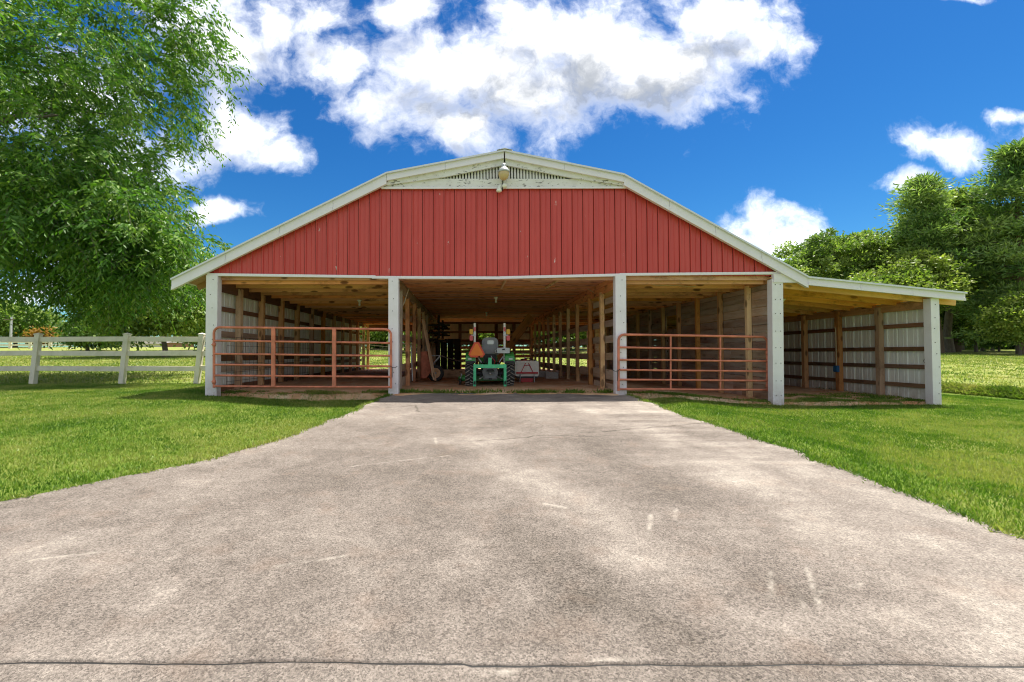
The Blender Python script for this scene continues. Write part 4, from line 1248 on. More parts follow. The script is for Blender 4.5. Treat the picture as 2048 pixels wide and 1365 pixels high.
# fenders: green over black, rounded over the wheel
for s, xx in ((-1, xl_), (1, xr_)):
    prof = [(-0.05, 0.60), (-0.03, 0.68), (0.05, 0.745), (0.18, 0.785), (0.42, 0.79), (0.60, 0.74), (0.72, 0.62)]
    def fender(w0, w1, dz, name, m, prof=prof):
        mb = MB()
        n_ = len(prof)
        xs_ = [xx + w0, xx + w0 + 0.02, xx + w1 - 0.02, xx + w1]
        zo = [-0.03, 0, 0, -0.03]
        vs_ = [(xs_[j], TY + q[0], TZ + q[1] + zo[j] + dz) for q in prof for j in range(4)]
        vs_ += [(a, b_, c_ - 0.03) for (a, b_, c_) in vs_]
        k0 = n_ * 4
        fs = []
        for i in range(n_ - 1):
            for j in range(3):
                fs.append((i * 4 + j, i * 4 + j + 1, i * 4 + j + 5, i * 4 + j + 4))
                fs.append((k0 + i * 4 + j + 4, k0 + i * 4 + j + 5, k0 + i * 4 + j + 1, k0 + i * 4 + j))
            fs.append((i * 4, i * 4 + 4, k0 + i * 4 + 4, k0 + i * 4))
            fs.append((i * 4 + 3, k0 + i * 4 + 3, k0 + i * 4 + 7, i * 4 + 7))
        fs.append((0, k0, k0 + 1, 1)); fs.append((1, k0 + 1, k0 + 2, 2)); fs.append((2, k0 + 2, k0 + 3, 3))
        mb.add(vs_, fs, False)
        tm(name, mb, m)
    w0, w1 = (-0.10, 0.135) if s < 0 else (-0.135, 0.10)
    fender(w0, w1, 0.04, 'fender', 'tractor_green')
    fender(w0 - 0.004, w1 + 0.004, -0.02, 'fender_skirt', 'dark_steel')
    tm('tail_lamp', MB().box((xx, TY - 0.055, TZ + 0.655), (0.09, 0.02, 0.035)), 'galvanised')
# seat
sxc = T(980, 690, 0.25).x
def rounded(cx_, cz_, wd, ht_, r, n_=6):
    pts = []
    for (qx, qz, a0) in ((1, 1, 0), (-1, 1, 90), (-1, -1, 180), (1, -1, 270)):
        for k in range(n_ + 1):
            a = R(a0 + 90 * k / n_)
            pts.append((cx_ + qx * (wd / 2 - r) + r * math.cos(a), cz_ + qz * (ht_ / 2 - r) + r * math.sin(a)))
    return pts
zs0, zs1 = T(980, 708, 0.25).z, T(980, 675.5, 0.25).z
seat = tm('seat_back', MB().prism(rounded(sxc, (zs0 + zs1) / 2, 0.40, zs1 - zs0, 0.11), TY + 0.22, TY + 0.32), 'grey_plastic')
tm('seat_back_panel', MB().prism(rounded(sxc, (zs0 + zs1) / 2 - 0.02, 0.30, (zs1 - zs0) * 0.78, 0.07), TY + 0.205, TY + 0.219), 'grey_plastic', seat)
tm('seat_pocket', MB().prism(rounded(sxc + 0.01, zs1 - 0.12, 0.16, 0.10, 0.025), TY + 0.192, TY + 0.2045), 'steel', seat)
tm('seat_cushion', MB().prism(rounded(sxc, zs0 + 0.02, 0.44, 0.12, 0.05), TY + 0.33, TY + 0.72), 'grey_plastic')
tm('seat_base', MB().box((sxc, TY + 0.45, TZ + 0.66), (0.3, 0.36, 0.2)), 'dark_steel')
# roll bar
for xx, s in ((T(949.5, 700, 0.12).x, -1), (T(1009, 700, 0.12).x, 1)):
    zt_ = T(980, 647, 0.12).z
    rb = tm('roll_bar_post', MB().box((xx, TY + 0.12, (zt_ + TZ + 0.55) / 2), (0.048, 0.05, zt_ - TZ - 0.55)), 'tank_white')
    tm('roll_bar_hinge', MB().box((xx, TY + 0.12, zt_ - 0.26), (0.06, 0.062, 0.09)), 'steel', rb)
    tm('reflective_band', MB().box((xx, TY + 0.0935, zt_ - 0.15), (0.042, 0.002, 0.10)), 'red_lens', rb)
    lx = xx + s * 0.085
    tm('warning_lamp', MB().prism(rounded(lx, T(980, 664, 0.06).z, 0.085, 0.125, 0.02), TY + 0.04, TY + 0.09), 'amber_lens', rb)
    tm('tail_light', MB().prism(rounded(lx, T(980, 676.5, 0.06).z, 0.08, 0.125, 0.02), TY + 0.04, TY + 0.09), 'red_lens', rb)
    tm('lamp_bracket', MB().box(((lx + xx) / 2, TY + 0.10, T(980, 671, 0.1).z), (0.09, 0.01, 0.03)), 'steel', rb)
# slow-moving-vehicle triangle with cut corners
tc_ = T(953.3, 700, -0.1)
def tri(c_, w_, h_, cut):
    x_, z_ = c_
    return [(x_ - w_ / 2, z_ - h_ / 2 + cut), (x_ - w_ / 2 + cut * 0.75, z_ - h_ / 2), (x_ + w_ / 2 - cut * 0.75, z_ - h_ / 2), (x_ + w_ / 2, z_ - h_ / 2 + cut), (x_ + cut * 0.75, z_ + h_ / 2), (x_ - cut * 0.75, z_ + h_ / 2)]
smv = tm('warning_triangle', MB().prism(tri((tc_.x, tc_.z), 0.40, 0.365, 0.075), TY - 0.10, TY - 0.094), 'red_reflector')
tm('triangle_centre', MB().prism(tri((tc_.x, tc_.z + 0.004), 0.315, 0.285, 0.03), TY - 0.106, TY - 0.1005), 'orange_sign', smv)
tm('triangle_bracket', MB().box((tc_.x + 0.06, TY + 0.0, tc_.z - 0.17), (0.04, 0.2, 0.04)), 'dark_steel', smv)
# grey tool box on the right fender
bc = T(1006.5, 701.5, 0.0)
tb = tm('tool_box', MB().prism(rounded(bc.x, bc.z, 0.30, 0.13, 0.018), TY - 0.08, TY + 0.13), 'galvanised')
tm('box_latch', MB().box((bc.x + 0.0, TY - 0.088, bc.z + 0.025), (0.06, 0.012, 0.035)), 'dark_steel', tb)
tm('box_handle', MB().tube([(bc.x - 0.15, TY - 0.05, bc.z + 0.03), (bc.x - 0.2, TY - 0.06, bc.z), (bc.x - 0.19, TY - 0.06, bc.z - 0.05), (bc.x - 0.15, TY - 0.05, bc.z - 0.05)], 0.009, 6), 'galvanised', tb)
# bonnet, wheel, mower deck
tm('bonnet', MB().prism([(TX - 0.24, TZ + 0.42), (TX + 0.24, TZ + 0.42), (TX + 0.24, TZ + 0.70), (TX + 0.17, TZ + 0.80), (TX - 0.17, TZ + 0.80), (TX - 0.24, TZ + 0.70)], TY + 1.25, TY + 2.15), 'tractor_green')
tm('steering_column', MB().tube([(TX, TY + 1.3, TZ + 0.7), (TX, TY + 1.1, TZ + 0.92)], 0.03, 8), 'dark_steel')
ring = [Vector((TX + 0.17 * math.cos(a), TY + 1.08 + 0.10 * math.sin(a), TZ + 0.93 + 0.13 * math.sin(a))) for a in [2 * math.pi * k / 24 for k in range(24)]]
tm('steering_wheel', MB().tube(ring, 0.015, 8, closed=True), 'rubber')
tm('foot_platform', MB().box((TX, TY + 0.95, TZ + 0.36), (0.9, 0.5, 0.03)), 'dark_steel')
dk = tm('mower_deck', MB().prism(rounded(TX - 0.03, TZ + 0.155, 1.30, 0.15, 0.05), TY + 0.70, TY + 1.40), 'tractor_green')
dx_ = T(919, 765, 0.55).x
tm('deck_end', MB().lathe([(0, 0.235), (0.13, 0.23), (0.19, 0.19), (0.20, 0.09), (0.19, 0.085)], (dx_ + 0.16, TY + 0.80, TZ), 'z', 20), 'tractor_green', dk)
gw = Vector((dx_ + 0.02, TY + 0.55, TZ + 0.075))
tm('gauge_wheel', MB().lathe([(0, -0.03), (0.08, -0.03), (0.085, 0), (0.08, 0.03), (0, 0.03)], gw, 'x', 16), 'rubber', dk)
tm('deck_post', MB().tube([gw, gw + Vector((0.03, 0.05, 0.20))], 0.015, 8), 'steel', dk)

# ------------------------------------------------------------------ sprayer
SY = 12.6
s0, s1 = P(1030, 735, SY).x, P(1077.5, 735, SY).x
sz0, sz1 = P(1050, 753, SY).z, P(1050, 722, SY).z
SZ = fz((s0 + s1) / 2, SY)
spray = thing('sprayer', ((s0 + s1) / 2, SY, SZ), 'white spray tank on a red frame, standing right of the tractor', 'sprayer')
sc0 = (s0 + s1) / 2
tank = MB().prism(rounded(sc0, (sz0 + sz1) / 2, s1 - s0, sz1 - sz0, 0.06), SY - 0.02, SY + 0.55).build('tank', 'tank_white', spray)
for k in range(5):
    MB().box((s0 + (s1 - s0) * (k + 0.5) / 5, SY - 0.027, (sz0 + sz1) / 2), (0.05, 0.012, (sz1 - sz0) * 0.75)).build('tank_rib', 'tank_white', tank)
MB().lathe([(0, 0.06), (0.085, 0.06), (0.09, 0.05), (0.09, 0.0)], (sc0 - 0.06, SY + 0.2, sz1 - 0.004), 'z', 18).build('cap', 'red_paint', tank)
MB().lathe([(0, 0.10), (0.02, 0.10), (0.03, 0.07), (0.03, 0.055)], (sc0 - 0.02, SY + 0.18, sz1), 'z', 12).build('cap_knob', 'tank_white', tank)
MB().tube([(sc0 - 0.15, SY + 0.1, sz1 + 0.03), (sc0 + 0.05, SY + 0.05, sz1 + 0.07), (sc0 + 0.22, SY + 0.12, sz1 + 0.02), (sc0 + 0.3, SY + 0.1, sz1 - 0.06)], 0.014, 7).build('hose', 'wire_black', spray)
zb_ = P(1050, 746, SY).z
MB().box((sc0, SY - 0.06, zb_), (s1 - s0 - 0.06, 0.04, 0.045)).build('frame_bar', 'red_paint', spray)
for s in (-1, 1):
    MB().tube([(sc0 + s * 0.04, SY - 0.05, sz1 - 0.06), (sc0 + s * 0.17, SY - 0.05, zb_)], 0.010, 6).build('strap', 'red_paint', spray)
    MB().tube([(sc0 + s * 0.19, SY - 0.06, zb_ - 0.02), (sc0 + s * 0.20, SY - 0.05, SZ)], 0.014, 7).build('leg', 'galvanised', spray)
    MB().tube([(sc0 + s * 0.19, SY + 0.5, zb_ - 0.02), (sc0 + s * 0.20, SY + 0.5, SZ)], 0.014, 7).build('leg', 'galvanised', spray)
MB().tube([(sc0 - 0.08, SY - 0.05, sz1 - 0.13), (sc0 + 0.08, SY - 0.05, sz1 - 0.13)], 0.008, 6).build('strap', 'red_paint', spray)
MB().prism([(sc0 - 0.16, SZ + 0.005), (sc0 + 0.16, SZ + 0.005), (sc0 + 0.17, sz0 - 0.05), (sc0 - 0.17, sz0 - 0.05)], SY + 0.03, SY + 0.4).build('base_tray', 'red_paint', spray)
MB().box((sc0, SY + 0.2, sz0 - 0.026), (s1 - s0 - 0.1, 0.4, 0.045)).build('tank_seat', 'dark_steel', spray)
# concrete blocks behind
for (px_, yy, lab) in ((1104, 14.3, 'grey concrete block on the dirt right of the sprayer, nearest the studs'), (1086, 14.9, 'grey concrete block on the dirt close beside the sprayer')):
    q = P(px_, 745, yy)
    z0 = fz(q.x, yy)
    mb = MB()
    W_, H_ = 0.40, 0.19
    ob_ = rounded(q.x, z0 + H_ / 2, W_, H_, 0.006, 1)
    mb.box((q.x, yy + 0.012, z0 + H_ / 2), (W_, 0.025, H_)).box((q.x, yy + 0.178, z0 + H_ / 2), (W_, 0.025, H_))
    for k in (-1, 0, 1):
        mb.box((q.x + k * (W_ / 2 - 0.015), yy + 0.095, z0 + H_ / 2 - 0.001), (0.03, 0.141, H_ - 0.002))
    tag(mb.build('concrete_block', 'block_grey', None, origin=(q.x, yy, z0)), lab, 'block', 'concrete blocks on the barn floor')

# ------------------------------------------------------------------ wheelbarrow stood up against the left studs, and a leaning plank
WY = 12.55
wb0 = Vector((P(862, 755, WY).x, WY, fz(-1.1, WY)))
wb = thing('wheelbarrow', wb0, 'rusty wheelbarrow tipped on its nose against the left studs', 'wheelbarrow')
tr = [P(q[0], q[1], WY) for q in ((843, 704), (853, 703), (864, 740), (853, 757), (843, 757))]
def tray_side(pts, y0, y1):
    mb = MB()
    inner = [(p.x, p.z) for p in pts]
    mb.prism(inner, y0, y1)
    return mb
tray_side(tr, WY - 0.02, WY + 0.58).build('tray', 'rust_tray', wb)
rimp = [Vector((tr[0].x - 0.01, WY - 0.03, tr[0].z)), Vector((tr[4].x - 0.01, WY - 0.03, tr[4].z)), Vector((tr[4].x - 0.01, WY + 0.6, tr[4].z)), Vector((tr[0].x - 0.01, WY + 0.6, tr[0].z))]
MB().tube(rimp, 0.012, 6, closed=True).build('tray_rim', 'rust_tray', wb)
wc = P(871, 746.5, WY + 0.25)
wr = wc.z - wb0.z
wh = MB().lathe([(0, -0.05), (0.03, -0.05), (0.03, 0.05), (0, 0.05)], wc, 'y', 12).build('wheel', 'steel', wb, origin=wc)
MB().lathe([(wr * .58, -0.035), (wr * .8, -0.05), (wr * .95, -0.035), (wr, 0), (wr * .95, 0.035), (wr * .8, 0.05), (wr * .58, 0.035)], wc, 'y', 28).build('tyre', 'rubber', wh)
MB().lathe([(0, -0.02), (wr * .45, -0.02), (wr * .6, -0.04), (wr * .6, 0.04), (wr * .45, 0.02), (0, 0.02)], wc, 'y', 20).build('rim', 'stud_tan', wh)
hA, hB, hC = P(858, 712, WY), P(880, 712, WY), P(864, 730, WY)
MB().tube([hA, hB], 0.013, 7).build('leg_brace', 'steel', wb)
MB().tube([hC, hB], 0.013, 7).build('leg', 'steel', wb)
MB().tube([hC + Vector((0, .5, 0)), hB + Vector((0, .5, 0))], 0.013, 7).build('leg', 'steel', wb)
MB().tube([hB, P(898, 717.5, WY + 0.3)], 0.015, 7).build('handle', 'steel', wb)
MB().tube([hB + Vector((0, .5, 0)), P(911, 721, WY + 0.9), P(926, 724.5, WY + 1.1)], 0.015, 7).build('handle', 'steel', wb)
MB().tube([wc + Vector((0, -0.07, 0)), P(862, 735, WY + 0.15)], 0.014, 7).build('fork', 'steel', wb)
lp0, lp1 = P(869.5, 761, 12.2), P(846.5, 640, 12.9)
tag(beam('leaning_plank', lp0, lp1, 0.12, 0.03, 'stud_tan', None, up=(1, -0.6, 0.2)), 'long tan plank leaning on the left studs in front of wheelbarrow', 'plank')
# lumber rack with boards and pipes, back left of the aisle
rk = thing('lumber_rack', (P(868, 690, 17.2).x, 17.2, 0.05), 'dark lumber rack at the back left of the aisle', 'rack')
rx0 = P(862, 690, 17.2).x
for yy in (17.0, 19.6):
    beam('rack_post', (rx0 + 0.3, yy, 0.0), (rx0 + 0.3, yy, 2.28), 0.09, 0.09, 'board_black', rk, up=(0, -1, 0))
    for z in (1.32, 1.62, 1.90):
        beam('rack_arm', (rx0 - 0.25, yy, z), (P(900, 690, yy).x, yy, z), 0.06, 0.06, 'board_black', rk)
k = 0
for z in (1.35, 1.65, 1.93):
    for j in range(3):
        xx = rx0 + 0.02 + 0.19 * j + rnd.uniform(-.02, .02)
        o = beam('stored_board', (xx, 16.7 + rnd.uniform(-.2, .3), z + 0.03), (xx + 0.02, 20.4 + rnd.uniform(-.4, .3), z + 0.03), 0.16, 0.045, ('girt_dark', 'board_black', 'stud_red')[(j + k) % 3] if not (z > 1.9 and j == 1) else 'stud_red', None)
        tag(o, ('dark stored board on the %s arms of the lumber rack, %s' % (('lowest', 'middle', 'top')[k], ('next to the studs', 'in the middle', 'at the aisle side')[j])), 'board', 'boards on the lumber rack')
    k += 1
# long timber lying on the floor behind the wheelbarrow
q0, q1 = P(876, 741, 15.0), P(932, 737, 15.0)
tag(beam('floor_timber', (q0.x, 15.0, fz(q0.x, 15) + 0.13), (q1.x + 0.3, 15.05, fz(q1.x, 15) + 0.13), 0.2, 0.26, 'stud_tan', None), 'thick pale timber lying on the floor behind wheelbarrow', 'timber')
# ------------------------------------------------------------------ white rail fence on the left
def fence_line(name, pts, H, rails, label, m='fence_vinyl', pw=0.13, lean=0.0, rail_h=0.135):
    root = thing(name, (pts[0][0], pts[0][1], gz(*pts[0])), label, 'fence')
    tops = []
    for (x, y) in pts:
        z = gz(x, y)
        lx = lean * H
        po = beam('post', (x, y, z - 0.1), (x + lx, y, z + H), pw, pw, m, root, up=(0, -1, 0))
        mb = MB()
        c_ = Vector((x + lx, y, z + H))
        h_ = pw / 2 + 0.012
        mb.add([c_ + Vector(v_) for v_ in ((-h_, -h_, 0.001), (h_, -h_, 0.001), (h_, h_, 0.001), (-h_, h_, 0.001), (-h_, -h_, 0.025), (h_, -h_, 0.025), (h_, h_, 0.025), (-h_, h_, 0.025), (0, 0, 0.06))],
               [(3, 2, 1, 0), (0, 1, 5, 4), (1, 2, 6, 5), (2, 3, 7, 6), (3, 0, 4, 7), (4, 5, 8), (5, 6, 8), (6, 7, 8), (7, 4, 8)])
        mb.build('post_cap', m, po)
        tops.append((x, y, z))
    for i in range(len(pts) - 1):
        a, b_ = tops[i], tops[i + 1]
        for rz_ in rails:
            sag = rnd.uniform(-.012, .012)
            beam('rail', (a[0] + lean * rz_, a[1], a[2] + rz_ + sag), (b_[0] + lean * rz_, b_[1], b_[2] + rz_ - sag), 0.04, rail_h, m, root)
    return root
FY = 12.5
fx = [P(65, 768, FY).x, P(243, 768, FY).x, P(393, 765, FY + 0.1).x]
fpts = [(fx[0] - 5.0, FY - 0.05), (fx[0] - 2.5, FY - 0.02), (fx[0], FY), (fx[1], FY), (fx[2], FY + 0.1), (XL - 0.22, FY + 0.15)]
fence_line('rail_fence', fpts, 1.36, (1.24, 0.85, 0.43), 'white vinyl rail fence with leaning posts joining the barn wall', lean=0.10)
fence_line('rail_fence', [(P(q, 690, 58).x, 58.0) for q in (-60, -20, 20, 60, 100, 140)], 1.4, (1.25, 0.85, 0.45), 'far white rail fence across the field under the trees', pw=0.22, rail_h=0.2)
fence_line('wire_fence', [(xx, 42.0) for xx in np.arange(-13, 14, 3.0)], 1.2, (1.1, 0.75, 0.4), 'low dark fence in the meadow seen through the barn', m='pole_wood', pw=0.10, rail_h=0.05)

# ------------------------------------------------------------------ foliage helpers
nr = np.random.default_rng(11)
def unit(a):
    return a / np.maximum(np.linalg.norm(a, axis=1, keepdims=True), 1e-9)
def leaf_object(name, Pn, D, S, aspect, material, parent, rn=None, fold=0.25, kind=None, sidev=None):
    n_ = len(Pn)
    side = unit(np.cross(D, unit(nr.normal(size=(n_, 3))))) if sidev is None else sidev
    nrm = np.cross(D, side)
    S = S[:, None]
    a = Pn
    m1 = Pn + D * S * 0.45 + side * S * aspect * 0.5 - nrm * S * aspect * fold * 0.5
    tp = Pn + D * S
    m2 = Pn + D * S * 0.45 - side * S * aspect * 0.5 - nrm * S * aspect * fold * 0.5
    V = np.stack([a, m1, tp, m2], 1).reshape(-1, 3)
    origin = np.array(WM[parent.name].translation) if parent is not None else np.zeros(3)
    V = V - origin
    b0 = np.arange(n_) * 4
    F_ = np.stack([b0, b0 + 1, b0 + 2, b0, b0 + 2, b0 + 3], 1).ravel()
    me = bpy.data.meshes.new(name)
    me.vertices.add(len(V)); me.vertices.foreach_set('co', V.ravel())
    me.loops.add(len(F_)); me.loops.foreach_set('vertex_index', F_.astype(np.int32))
    me.polygons.add(len(F_) // 3); me.polygons.foreach_set('loop_start', np.arange(0, len(F_), 3))
    me.update(calc_edges=True)
    me.materials.append(M[material])
    rn = nr.random(n_) if rn is None else rn
    at = me.attributes.new('rnd', 'FLOAT', 'POINT')
    at.data.foreach_set('value', np.repeat(rn, 4).astype(np.float32))
    o = bpy.data.objects.new(name, me)
    T_ = Matrix.Translation(Vector(origin))
    link(o, T_, parent)
    if kind:
        o['kind'] = kind
    return o
def curve_pts(a, b_, sag, n_=6, jit=0.0):
    a, b_ = Vector(a), Vector(b_)
    out_ = []
    for k in range(n_ + 1):
        s = k / n_
        p = a.lerp(b_, s) + Vector((0, 0, sag * math.sin(math.pi * s)))
        if 0 < k < n_:
            p += Vector((rnd.uniform(-jit, jit), rnd.uniform(-jit, jit), rnd.uniform(-jit, jit)))
        out_.append(p)
    return out_
def sample_crown(ells, n_, shell=0.5):
    """points in a union of ellipsoids (centre, radii, weight), pushed towards the outside"""
    wts = np.array([e[2] for e in ells], float)
    which = nr.choice(len(ells), n_, p=wts / wts.sum())
    d = unit(nr.normal(size=(n_, 3)))
    r = nr.random(n_) ** shell
    C = np.array([e[0] for e in ells])[which]
    Rr = np.array([e[1] for e in ells])[which]
    return C + d * Rr * r[:, None], d

def broadleaf(name, base, ells, nclump, per, leaf, aspect, cl_r, m, label, trunk_r=0.2, bark_m='bark_grey', group=None, limbs=7, fork=0.35, droop=0.25, cat='tree', shell=0.42, twigs=True):
    root = thing(name, base, label, cat, group)
    base = Vector(base)
    pts, dirs = sample_crown(ells, nclump, shell)
    zc = np.mean([e[0][2] for e in ells])
    topz = max(e[0][2] + e[1][2] for e in ells)
    cx_ = np.average([e[0] for e in ells], axis=0, weights=[e[2] for e in ells])
    hfork = base.z + (cx_[2] - base.z) * fork
    # trunk
    tr_pts = [base - Vector((0, 0, 0.2)), base + Vector((0.02, 0, 0.5))]
    tip = Vector((cx_[0], cx_[1], base.z + (topz - base.z) * 0.8))
    nseg = 8
    for k in range(1, nseg + 1):
        s = k / nseg
        p = (base + Vector((0, 0, 0.5))).lerp(tip, s) + Vector((rnd.uniform(-1, 1), rnd.uniform(-1, 1), 0)) * trunk_r * 0.5
        tr_pts.append(p)
    rs = [trunk_r * 1.35] + [trunk_r * (1 - 0.85 * (k / nseg)) for k in range(nseg + 1)]
    mb = MB().tube(tr_pts, rs, 9)
    nodes = [(p, r_) for p, r_ in zip(tr_pts, rs) if p.z > hfork]
    # limbs to the clumps farthest apart, then twigs to the rest
    sel = nr.choice(nclump, min(limbs, nclump), replace=False)
    for i in sel:
        tgt = Vector(pts[i]).lerp(tip, 0.15)
        cand = [n__ for n__ in nodes[:nseg + 2] if n__[0].z < tgt.z + 0.5] or nodes[:1] or [(tr_pts[2], rs[2])]
        st_ = cand[min(len(cand) - 1, rnd.randrange(len(cand)))]
        cp_ = curve_pts(st_[0], tgt, (tgt - st_[0]).length * 0.08, 6, 0.12 * trunk_r * 4)
        r0 = min(st_[1] * 0.62, trunk_r * 0.45)
        rr = [r0 * (1 - 0.8 * k / 6) for k in range(7)]
        mb.tube(cp_, rr, 6, False)
        nodes += list(zip(cp_[2:], rr[2:]))
    if twigs:
        arr = np.array([n__[0][:] for n__ in nodes])
        for i in range(nclump):
            dd = np.linalg.norm(arr - pts[i], axis=1) + 0.6 * np.maximum(arr[:, 2] - pts[i][2], 0)
            j = int(np.argmin(dd))
            cp_ = curve_pts(nodes[j][0], pts[i], dd[j] * 0.06, 3, 0.03)
            r0 = min(nodes[j][1] * 0.6, 0.012 + 0.012 * dd[j])
            mb.tube(cp_, [r0, r0 * .8, r0 * .55, r0 * .3], 4, False)
    mb.build('trunk', bark_m, root)
    # leaves, gathered in clumps
    N = nclump * per
    idx = np.repeat(np.arange(nclump), per)
    size = (0.55 + 0.9 * nr.random(nclump))[idx]
    g = nr.normal(size=(N, 3)) * cl_r * size[:, None] * np.array([1, 1, 0.55])
    Pn = pts[idx] + g
    D = unit(unit(g) * 0.8 + nr.normal(size=(N, 3)) * 0.8 + np.array([0, 0, -droop]))
    S = leaf * (0.6 + 0.8 * nr.random(N))
    crn = np.clip((0.65 * nr.random(nclump))[idx] + 0.5 * nr.random(N), 0, 1)
    leaf_object('crown', Pn, D, S, aspect, m, root, crn)
    return root

# ------------------------------------------------------------------ the big tree at the left, drooping sprays of narrow leaves
def drooping_tree(base, ells, nspray, label):
    root = thing('shade_tree', base, label, 'tree')
    base = Vector(base)
    mb = MB()
    trunk = [base - Vector((0, 0, .3)), base + Vector((0, 0, .6)), base + Vector((.15, .1, 2.2)), base + Vector((.3, .2, 4.0)), base + Vector((.5, .2, 6.5)), base + Vector((.6, .3, 9.5)), base + Vector((.7, .3, 12.0))]
    mb.tube(trunk, [.48, .36, .31, .27, .20, .12, .05], 12)
    nodes = list(zip(trunk[2:], [.31, .27, .2, .12, .05]))
    limbs = []
    for k in range(15):
        h = 2.6 + 7.5 * (k / 14)
        a = R(-70 + 150 * ((k * 0.618) % 1.0)) if k % 5 else R(180 + rnd.uniform(-60, 60))
        ln = rnd.uniform(4.2, 6.2) * (1.0 - 0.35 * max(0, h - 6) / 5)
        st_ = base + Vector((.2 + h * .04, .15, h))
        end = st_ + Vector((math.cos(a) * ln, math.sin(a) * ln * 0.8, ln * rnd.uniform(.05, .38)))
        cp_ = curve_pts(st_, end, ln * 0.10, 8, 0.12)
        r0 = 0.17 * (1 - h / 16)
        rr = [r0 * (1 - .78 * j / 8) for j in range(9)]
        mb.tube(cp_, rr, 7, False)
        nodes += list(zip(cp_[2:], rr[2:]))
    pts, dirs = sample_crown(ells, nspray, 0.45)
    keep = pts[:, 2] > 1.6
    pts, dirs = pts[keep], dirs[keep]
    order = np.argsort(np.linalg.norm(pts - np.array(ells[0][0]), axis=1))
    pts = pts[order]
    arr = [n__[0][:] for n__ in nodes]
    rad = [n__[1] for n__ in nodes]
    LP, LD, LS, LR = [], [], [], []
    for i, p in enumerate(pts):
        A_ = np.array(arr)
        dd = np.linalg.norm(A_ - p, axis=1)
        j = int(np.argmin(dd))
        a = Vector(arr[j]); tgt = Vector(p)
        cp_ = curve_pts(a, tgt, dd[j] * 0.10, 4, 0.05)
        r0 = min(rad[j] * .7, .008 + .013 * dd[j])
        mb.tube(cp_, [r0, r0 * .85, r0 * .65, r0 * .45, r0 * .25], 4, False)
        for q in cp_[2:4]:
            arr.append(q[:]); rad.append(r0 * .6)
        out_d = (tgt - a).normalized() if dd[j] > 0.1 else Vector((1, 0, 0))
        shade_r = rnd.random() * 0.4
        # each spray: several arching twigs with leaves in two ranks that hang down
        for t_ in range(rnd.randint(5, 8)):
            L = rnd.uniform(.45, .95)
            dv = (out_d * 0.9 + Vector((rnd.gauss(0, .6), rnd.gauss(0, .6), rnd.gauss(0.05, .35)))).normalized()
            o_ = tgt + Vector((rnd.gauss(0, .13), rnd.gauss(0, .13), rnd.gauss(0, .09)))
            nl = int(L / 0.055)
            s = np.linspace(0.05, 1, nl)
            C = np.array(o_)[None] + np.array(dv)[None] * (s * L)[:, None]
            C[:, 2] -= 0.55 * L * s ** 2
            tan = unit(np.gradient(C, axis=0))
            hs_ = unit(np.cross(tan, np.array([[0, 0, 1.0]])))
            sg = np.where(np.arange(nl) % 2 == 0, 1.0, -1.0)[:, None]
            D = unit(tan * 0.55 + hs_ * sg * 0.75 + nr.normal(size=(nl, 3)) * 0.28 + np.array([[0, 0, -0.45]]))
            LP.append(C); LD.append(D); LS.append(0.20 * (0.7 + 0.6 * nr.random(nl)) * (1 - .25 * s))
            LR.append(np.clip(shade_r + 0.6 * nr.random(nl), 0, 1))
            if t_ < 2:
                mb.tube([C[0], C[nl // 2], C[-1]], [.006, .004, .002], 3, False)
    mb.build('trunk', 'bark_grey', root)
    leaf_object('crown', np.concatenate(LP), np.concatenate(LD), np.concatenate(LS), 0.33, 'leaf_left', root, np.concatenate(LR))
    return root
TBX, TBY = -17.0, 13.8
drooping_tree((TBX, TBY, gz(TBX, TBY)), [((-13.9, 13.8, 9.2), (5.5, 4.2, 5.0), 2.6), ((-13.2, 14.2, 5.6), (4.4, 3.6, 2.7), 1.3), ((-10.9, 15.0, 4.0), (2.9, 2.2, 1.5), 0.45),
                                          ((-9.4, 13.8, 10.4), (1.9, 2.2, 2.2), 0.32), ((-12.5, 14.2, 3.3), (3.4, 2.4, 1.3), 0.45), ((-9.5, 12.5, 3.5), (1.9, 1.1, 1.0), 0.22), ((-10.9, 11.9, 5.0), (2.5, 1.2, 1.6), 0.35), ((-9.1, 12.0, 3.9), (1.7, 0.9, 0.9), 0.36)],
              1450, 'large leafy shade tree with drooping sprays at the left edge')

# ------------------------------------------------------------------ trees on the right and behind
def sph(px_, py_, Y, rx, rz, wt=1.0, ry=None):
    p = P(px_, py_, Y)
    k = Y / FPX
    return ((p.x, Y, p.z), (rx * k, (ry if ry else rx) * k, rz * k), wt)
def base_at(px_, Y):
    x = P(px_, 700, Y).x
    return (x, Y, gz(x, Y))
broadleaf('oak_tree', base_at(1665, 47), [sph(1670, 520, 47, 95, 62, 1.6), sph(1610, 545, 46, 50, 40, .5), sph(1735, 530, 46, 55, 50, .7)], 260, 170, 0.30, 0.5, 0.36, 'leaf_oak',
          'open-crowned tree rising behind the lean-to roof, blue sky left of it', 0.28, limbs=16)
broadleaf('maple_tree', base_at(1785, 39), [sph(1790, 585, 39, 90, 50, 1.3), sph(1745, 600, 38, 50, 35, .5), sph(1850, 560, 38, 55, 60, .8)], 220, 170, 0.26, 0.55, 0.33, 'leaf_bright',
          'bright yellow-green tree just above the lean-to roof', 0.2, limbs=14)
broadleaf('oak_tree', base_at(1899, 42), [sph(1885, 470, 42, 75, 85, 1.8), sph(1840, 520, 42, 60, 45, .7), sph(1935, 540, 41, 65, 70, 1.0), sph(1900, 420, 42, 45, 40, .5)], 360, 180, 0.29, 0.5, 0.37, 'leaf_oak',
          'tall broad tree with dark trunk right of the lean-to', 0.34, limbs=20)
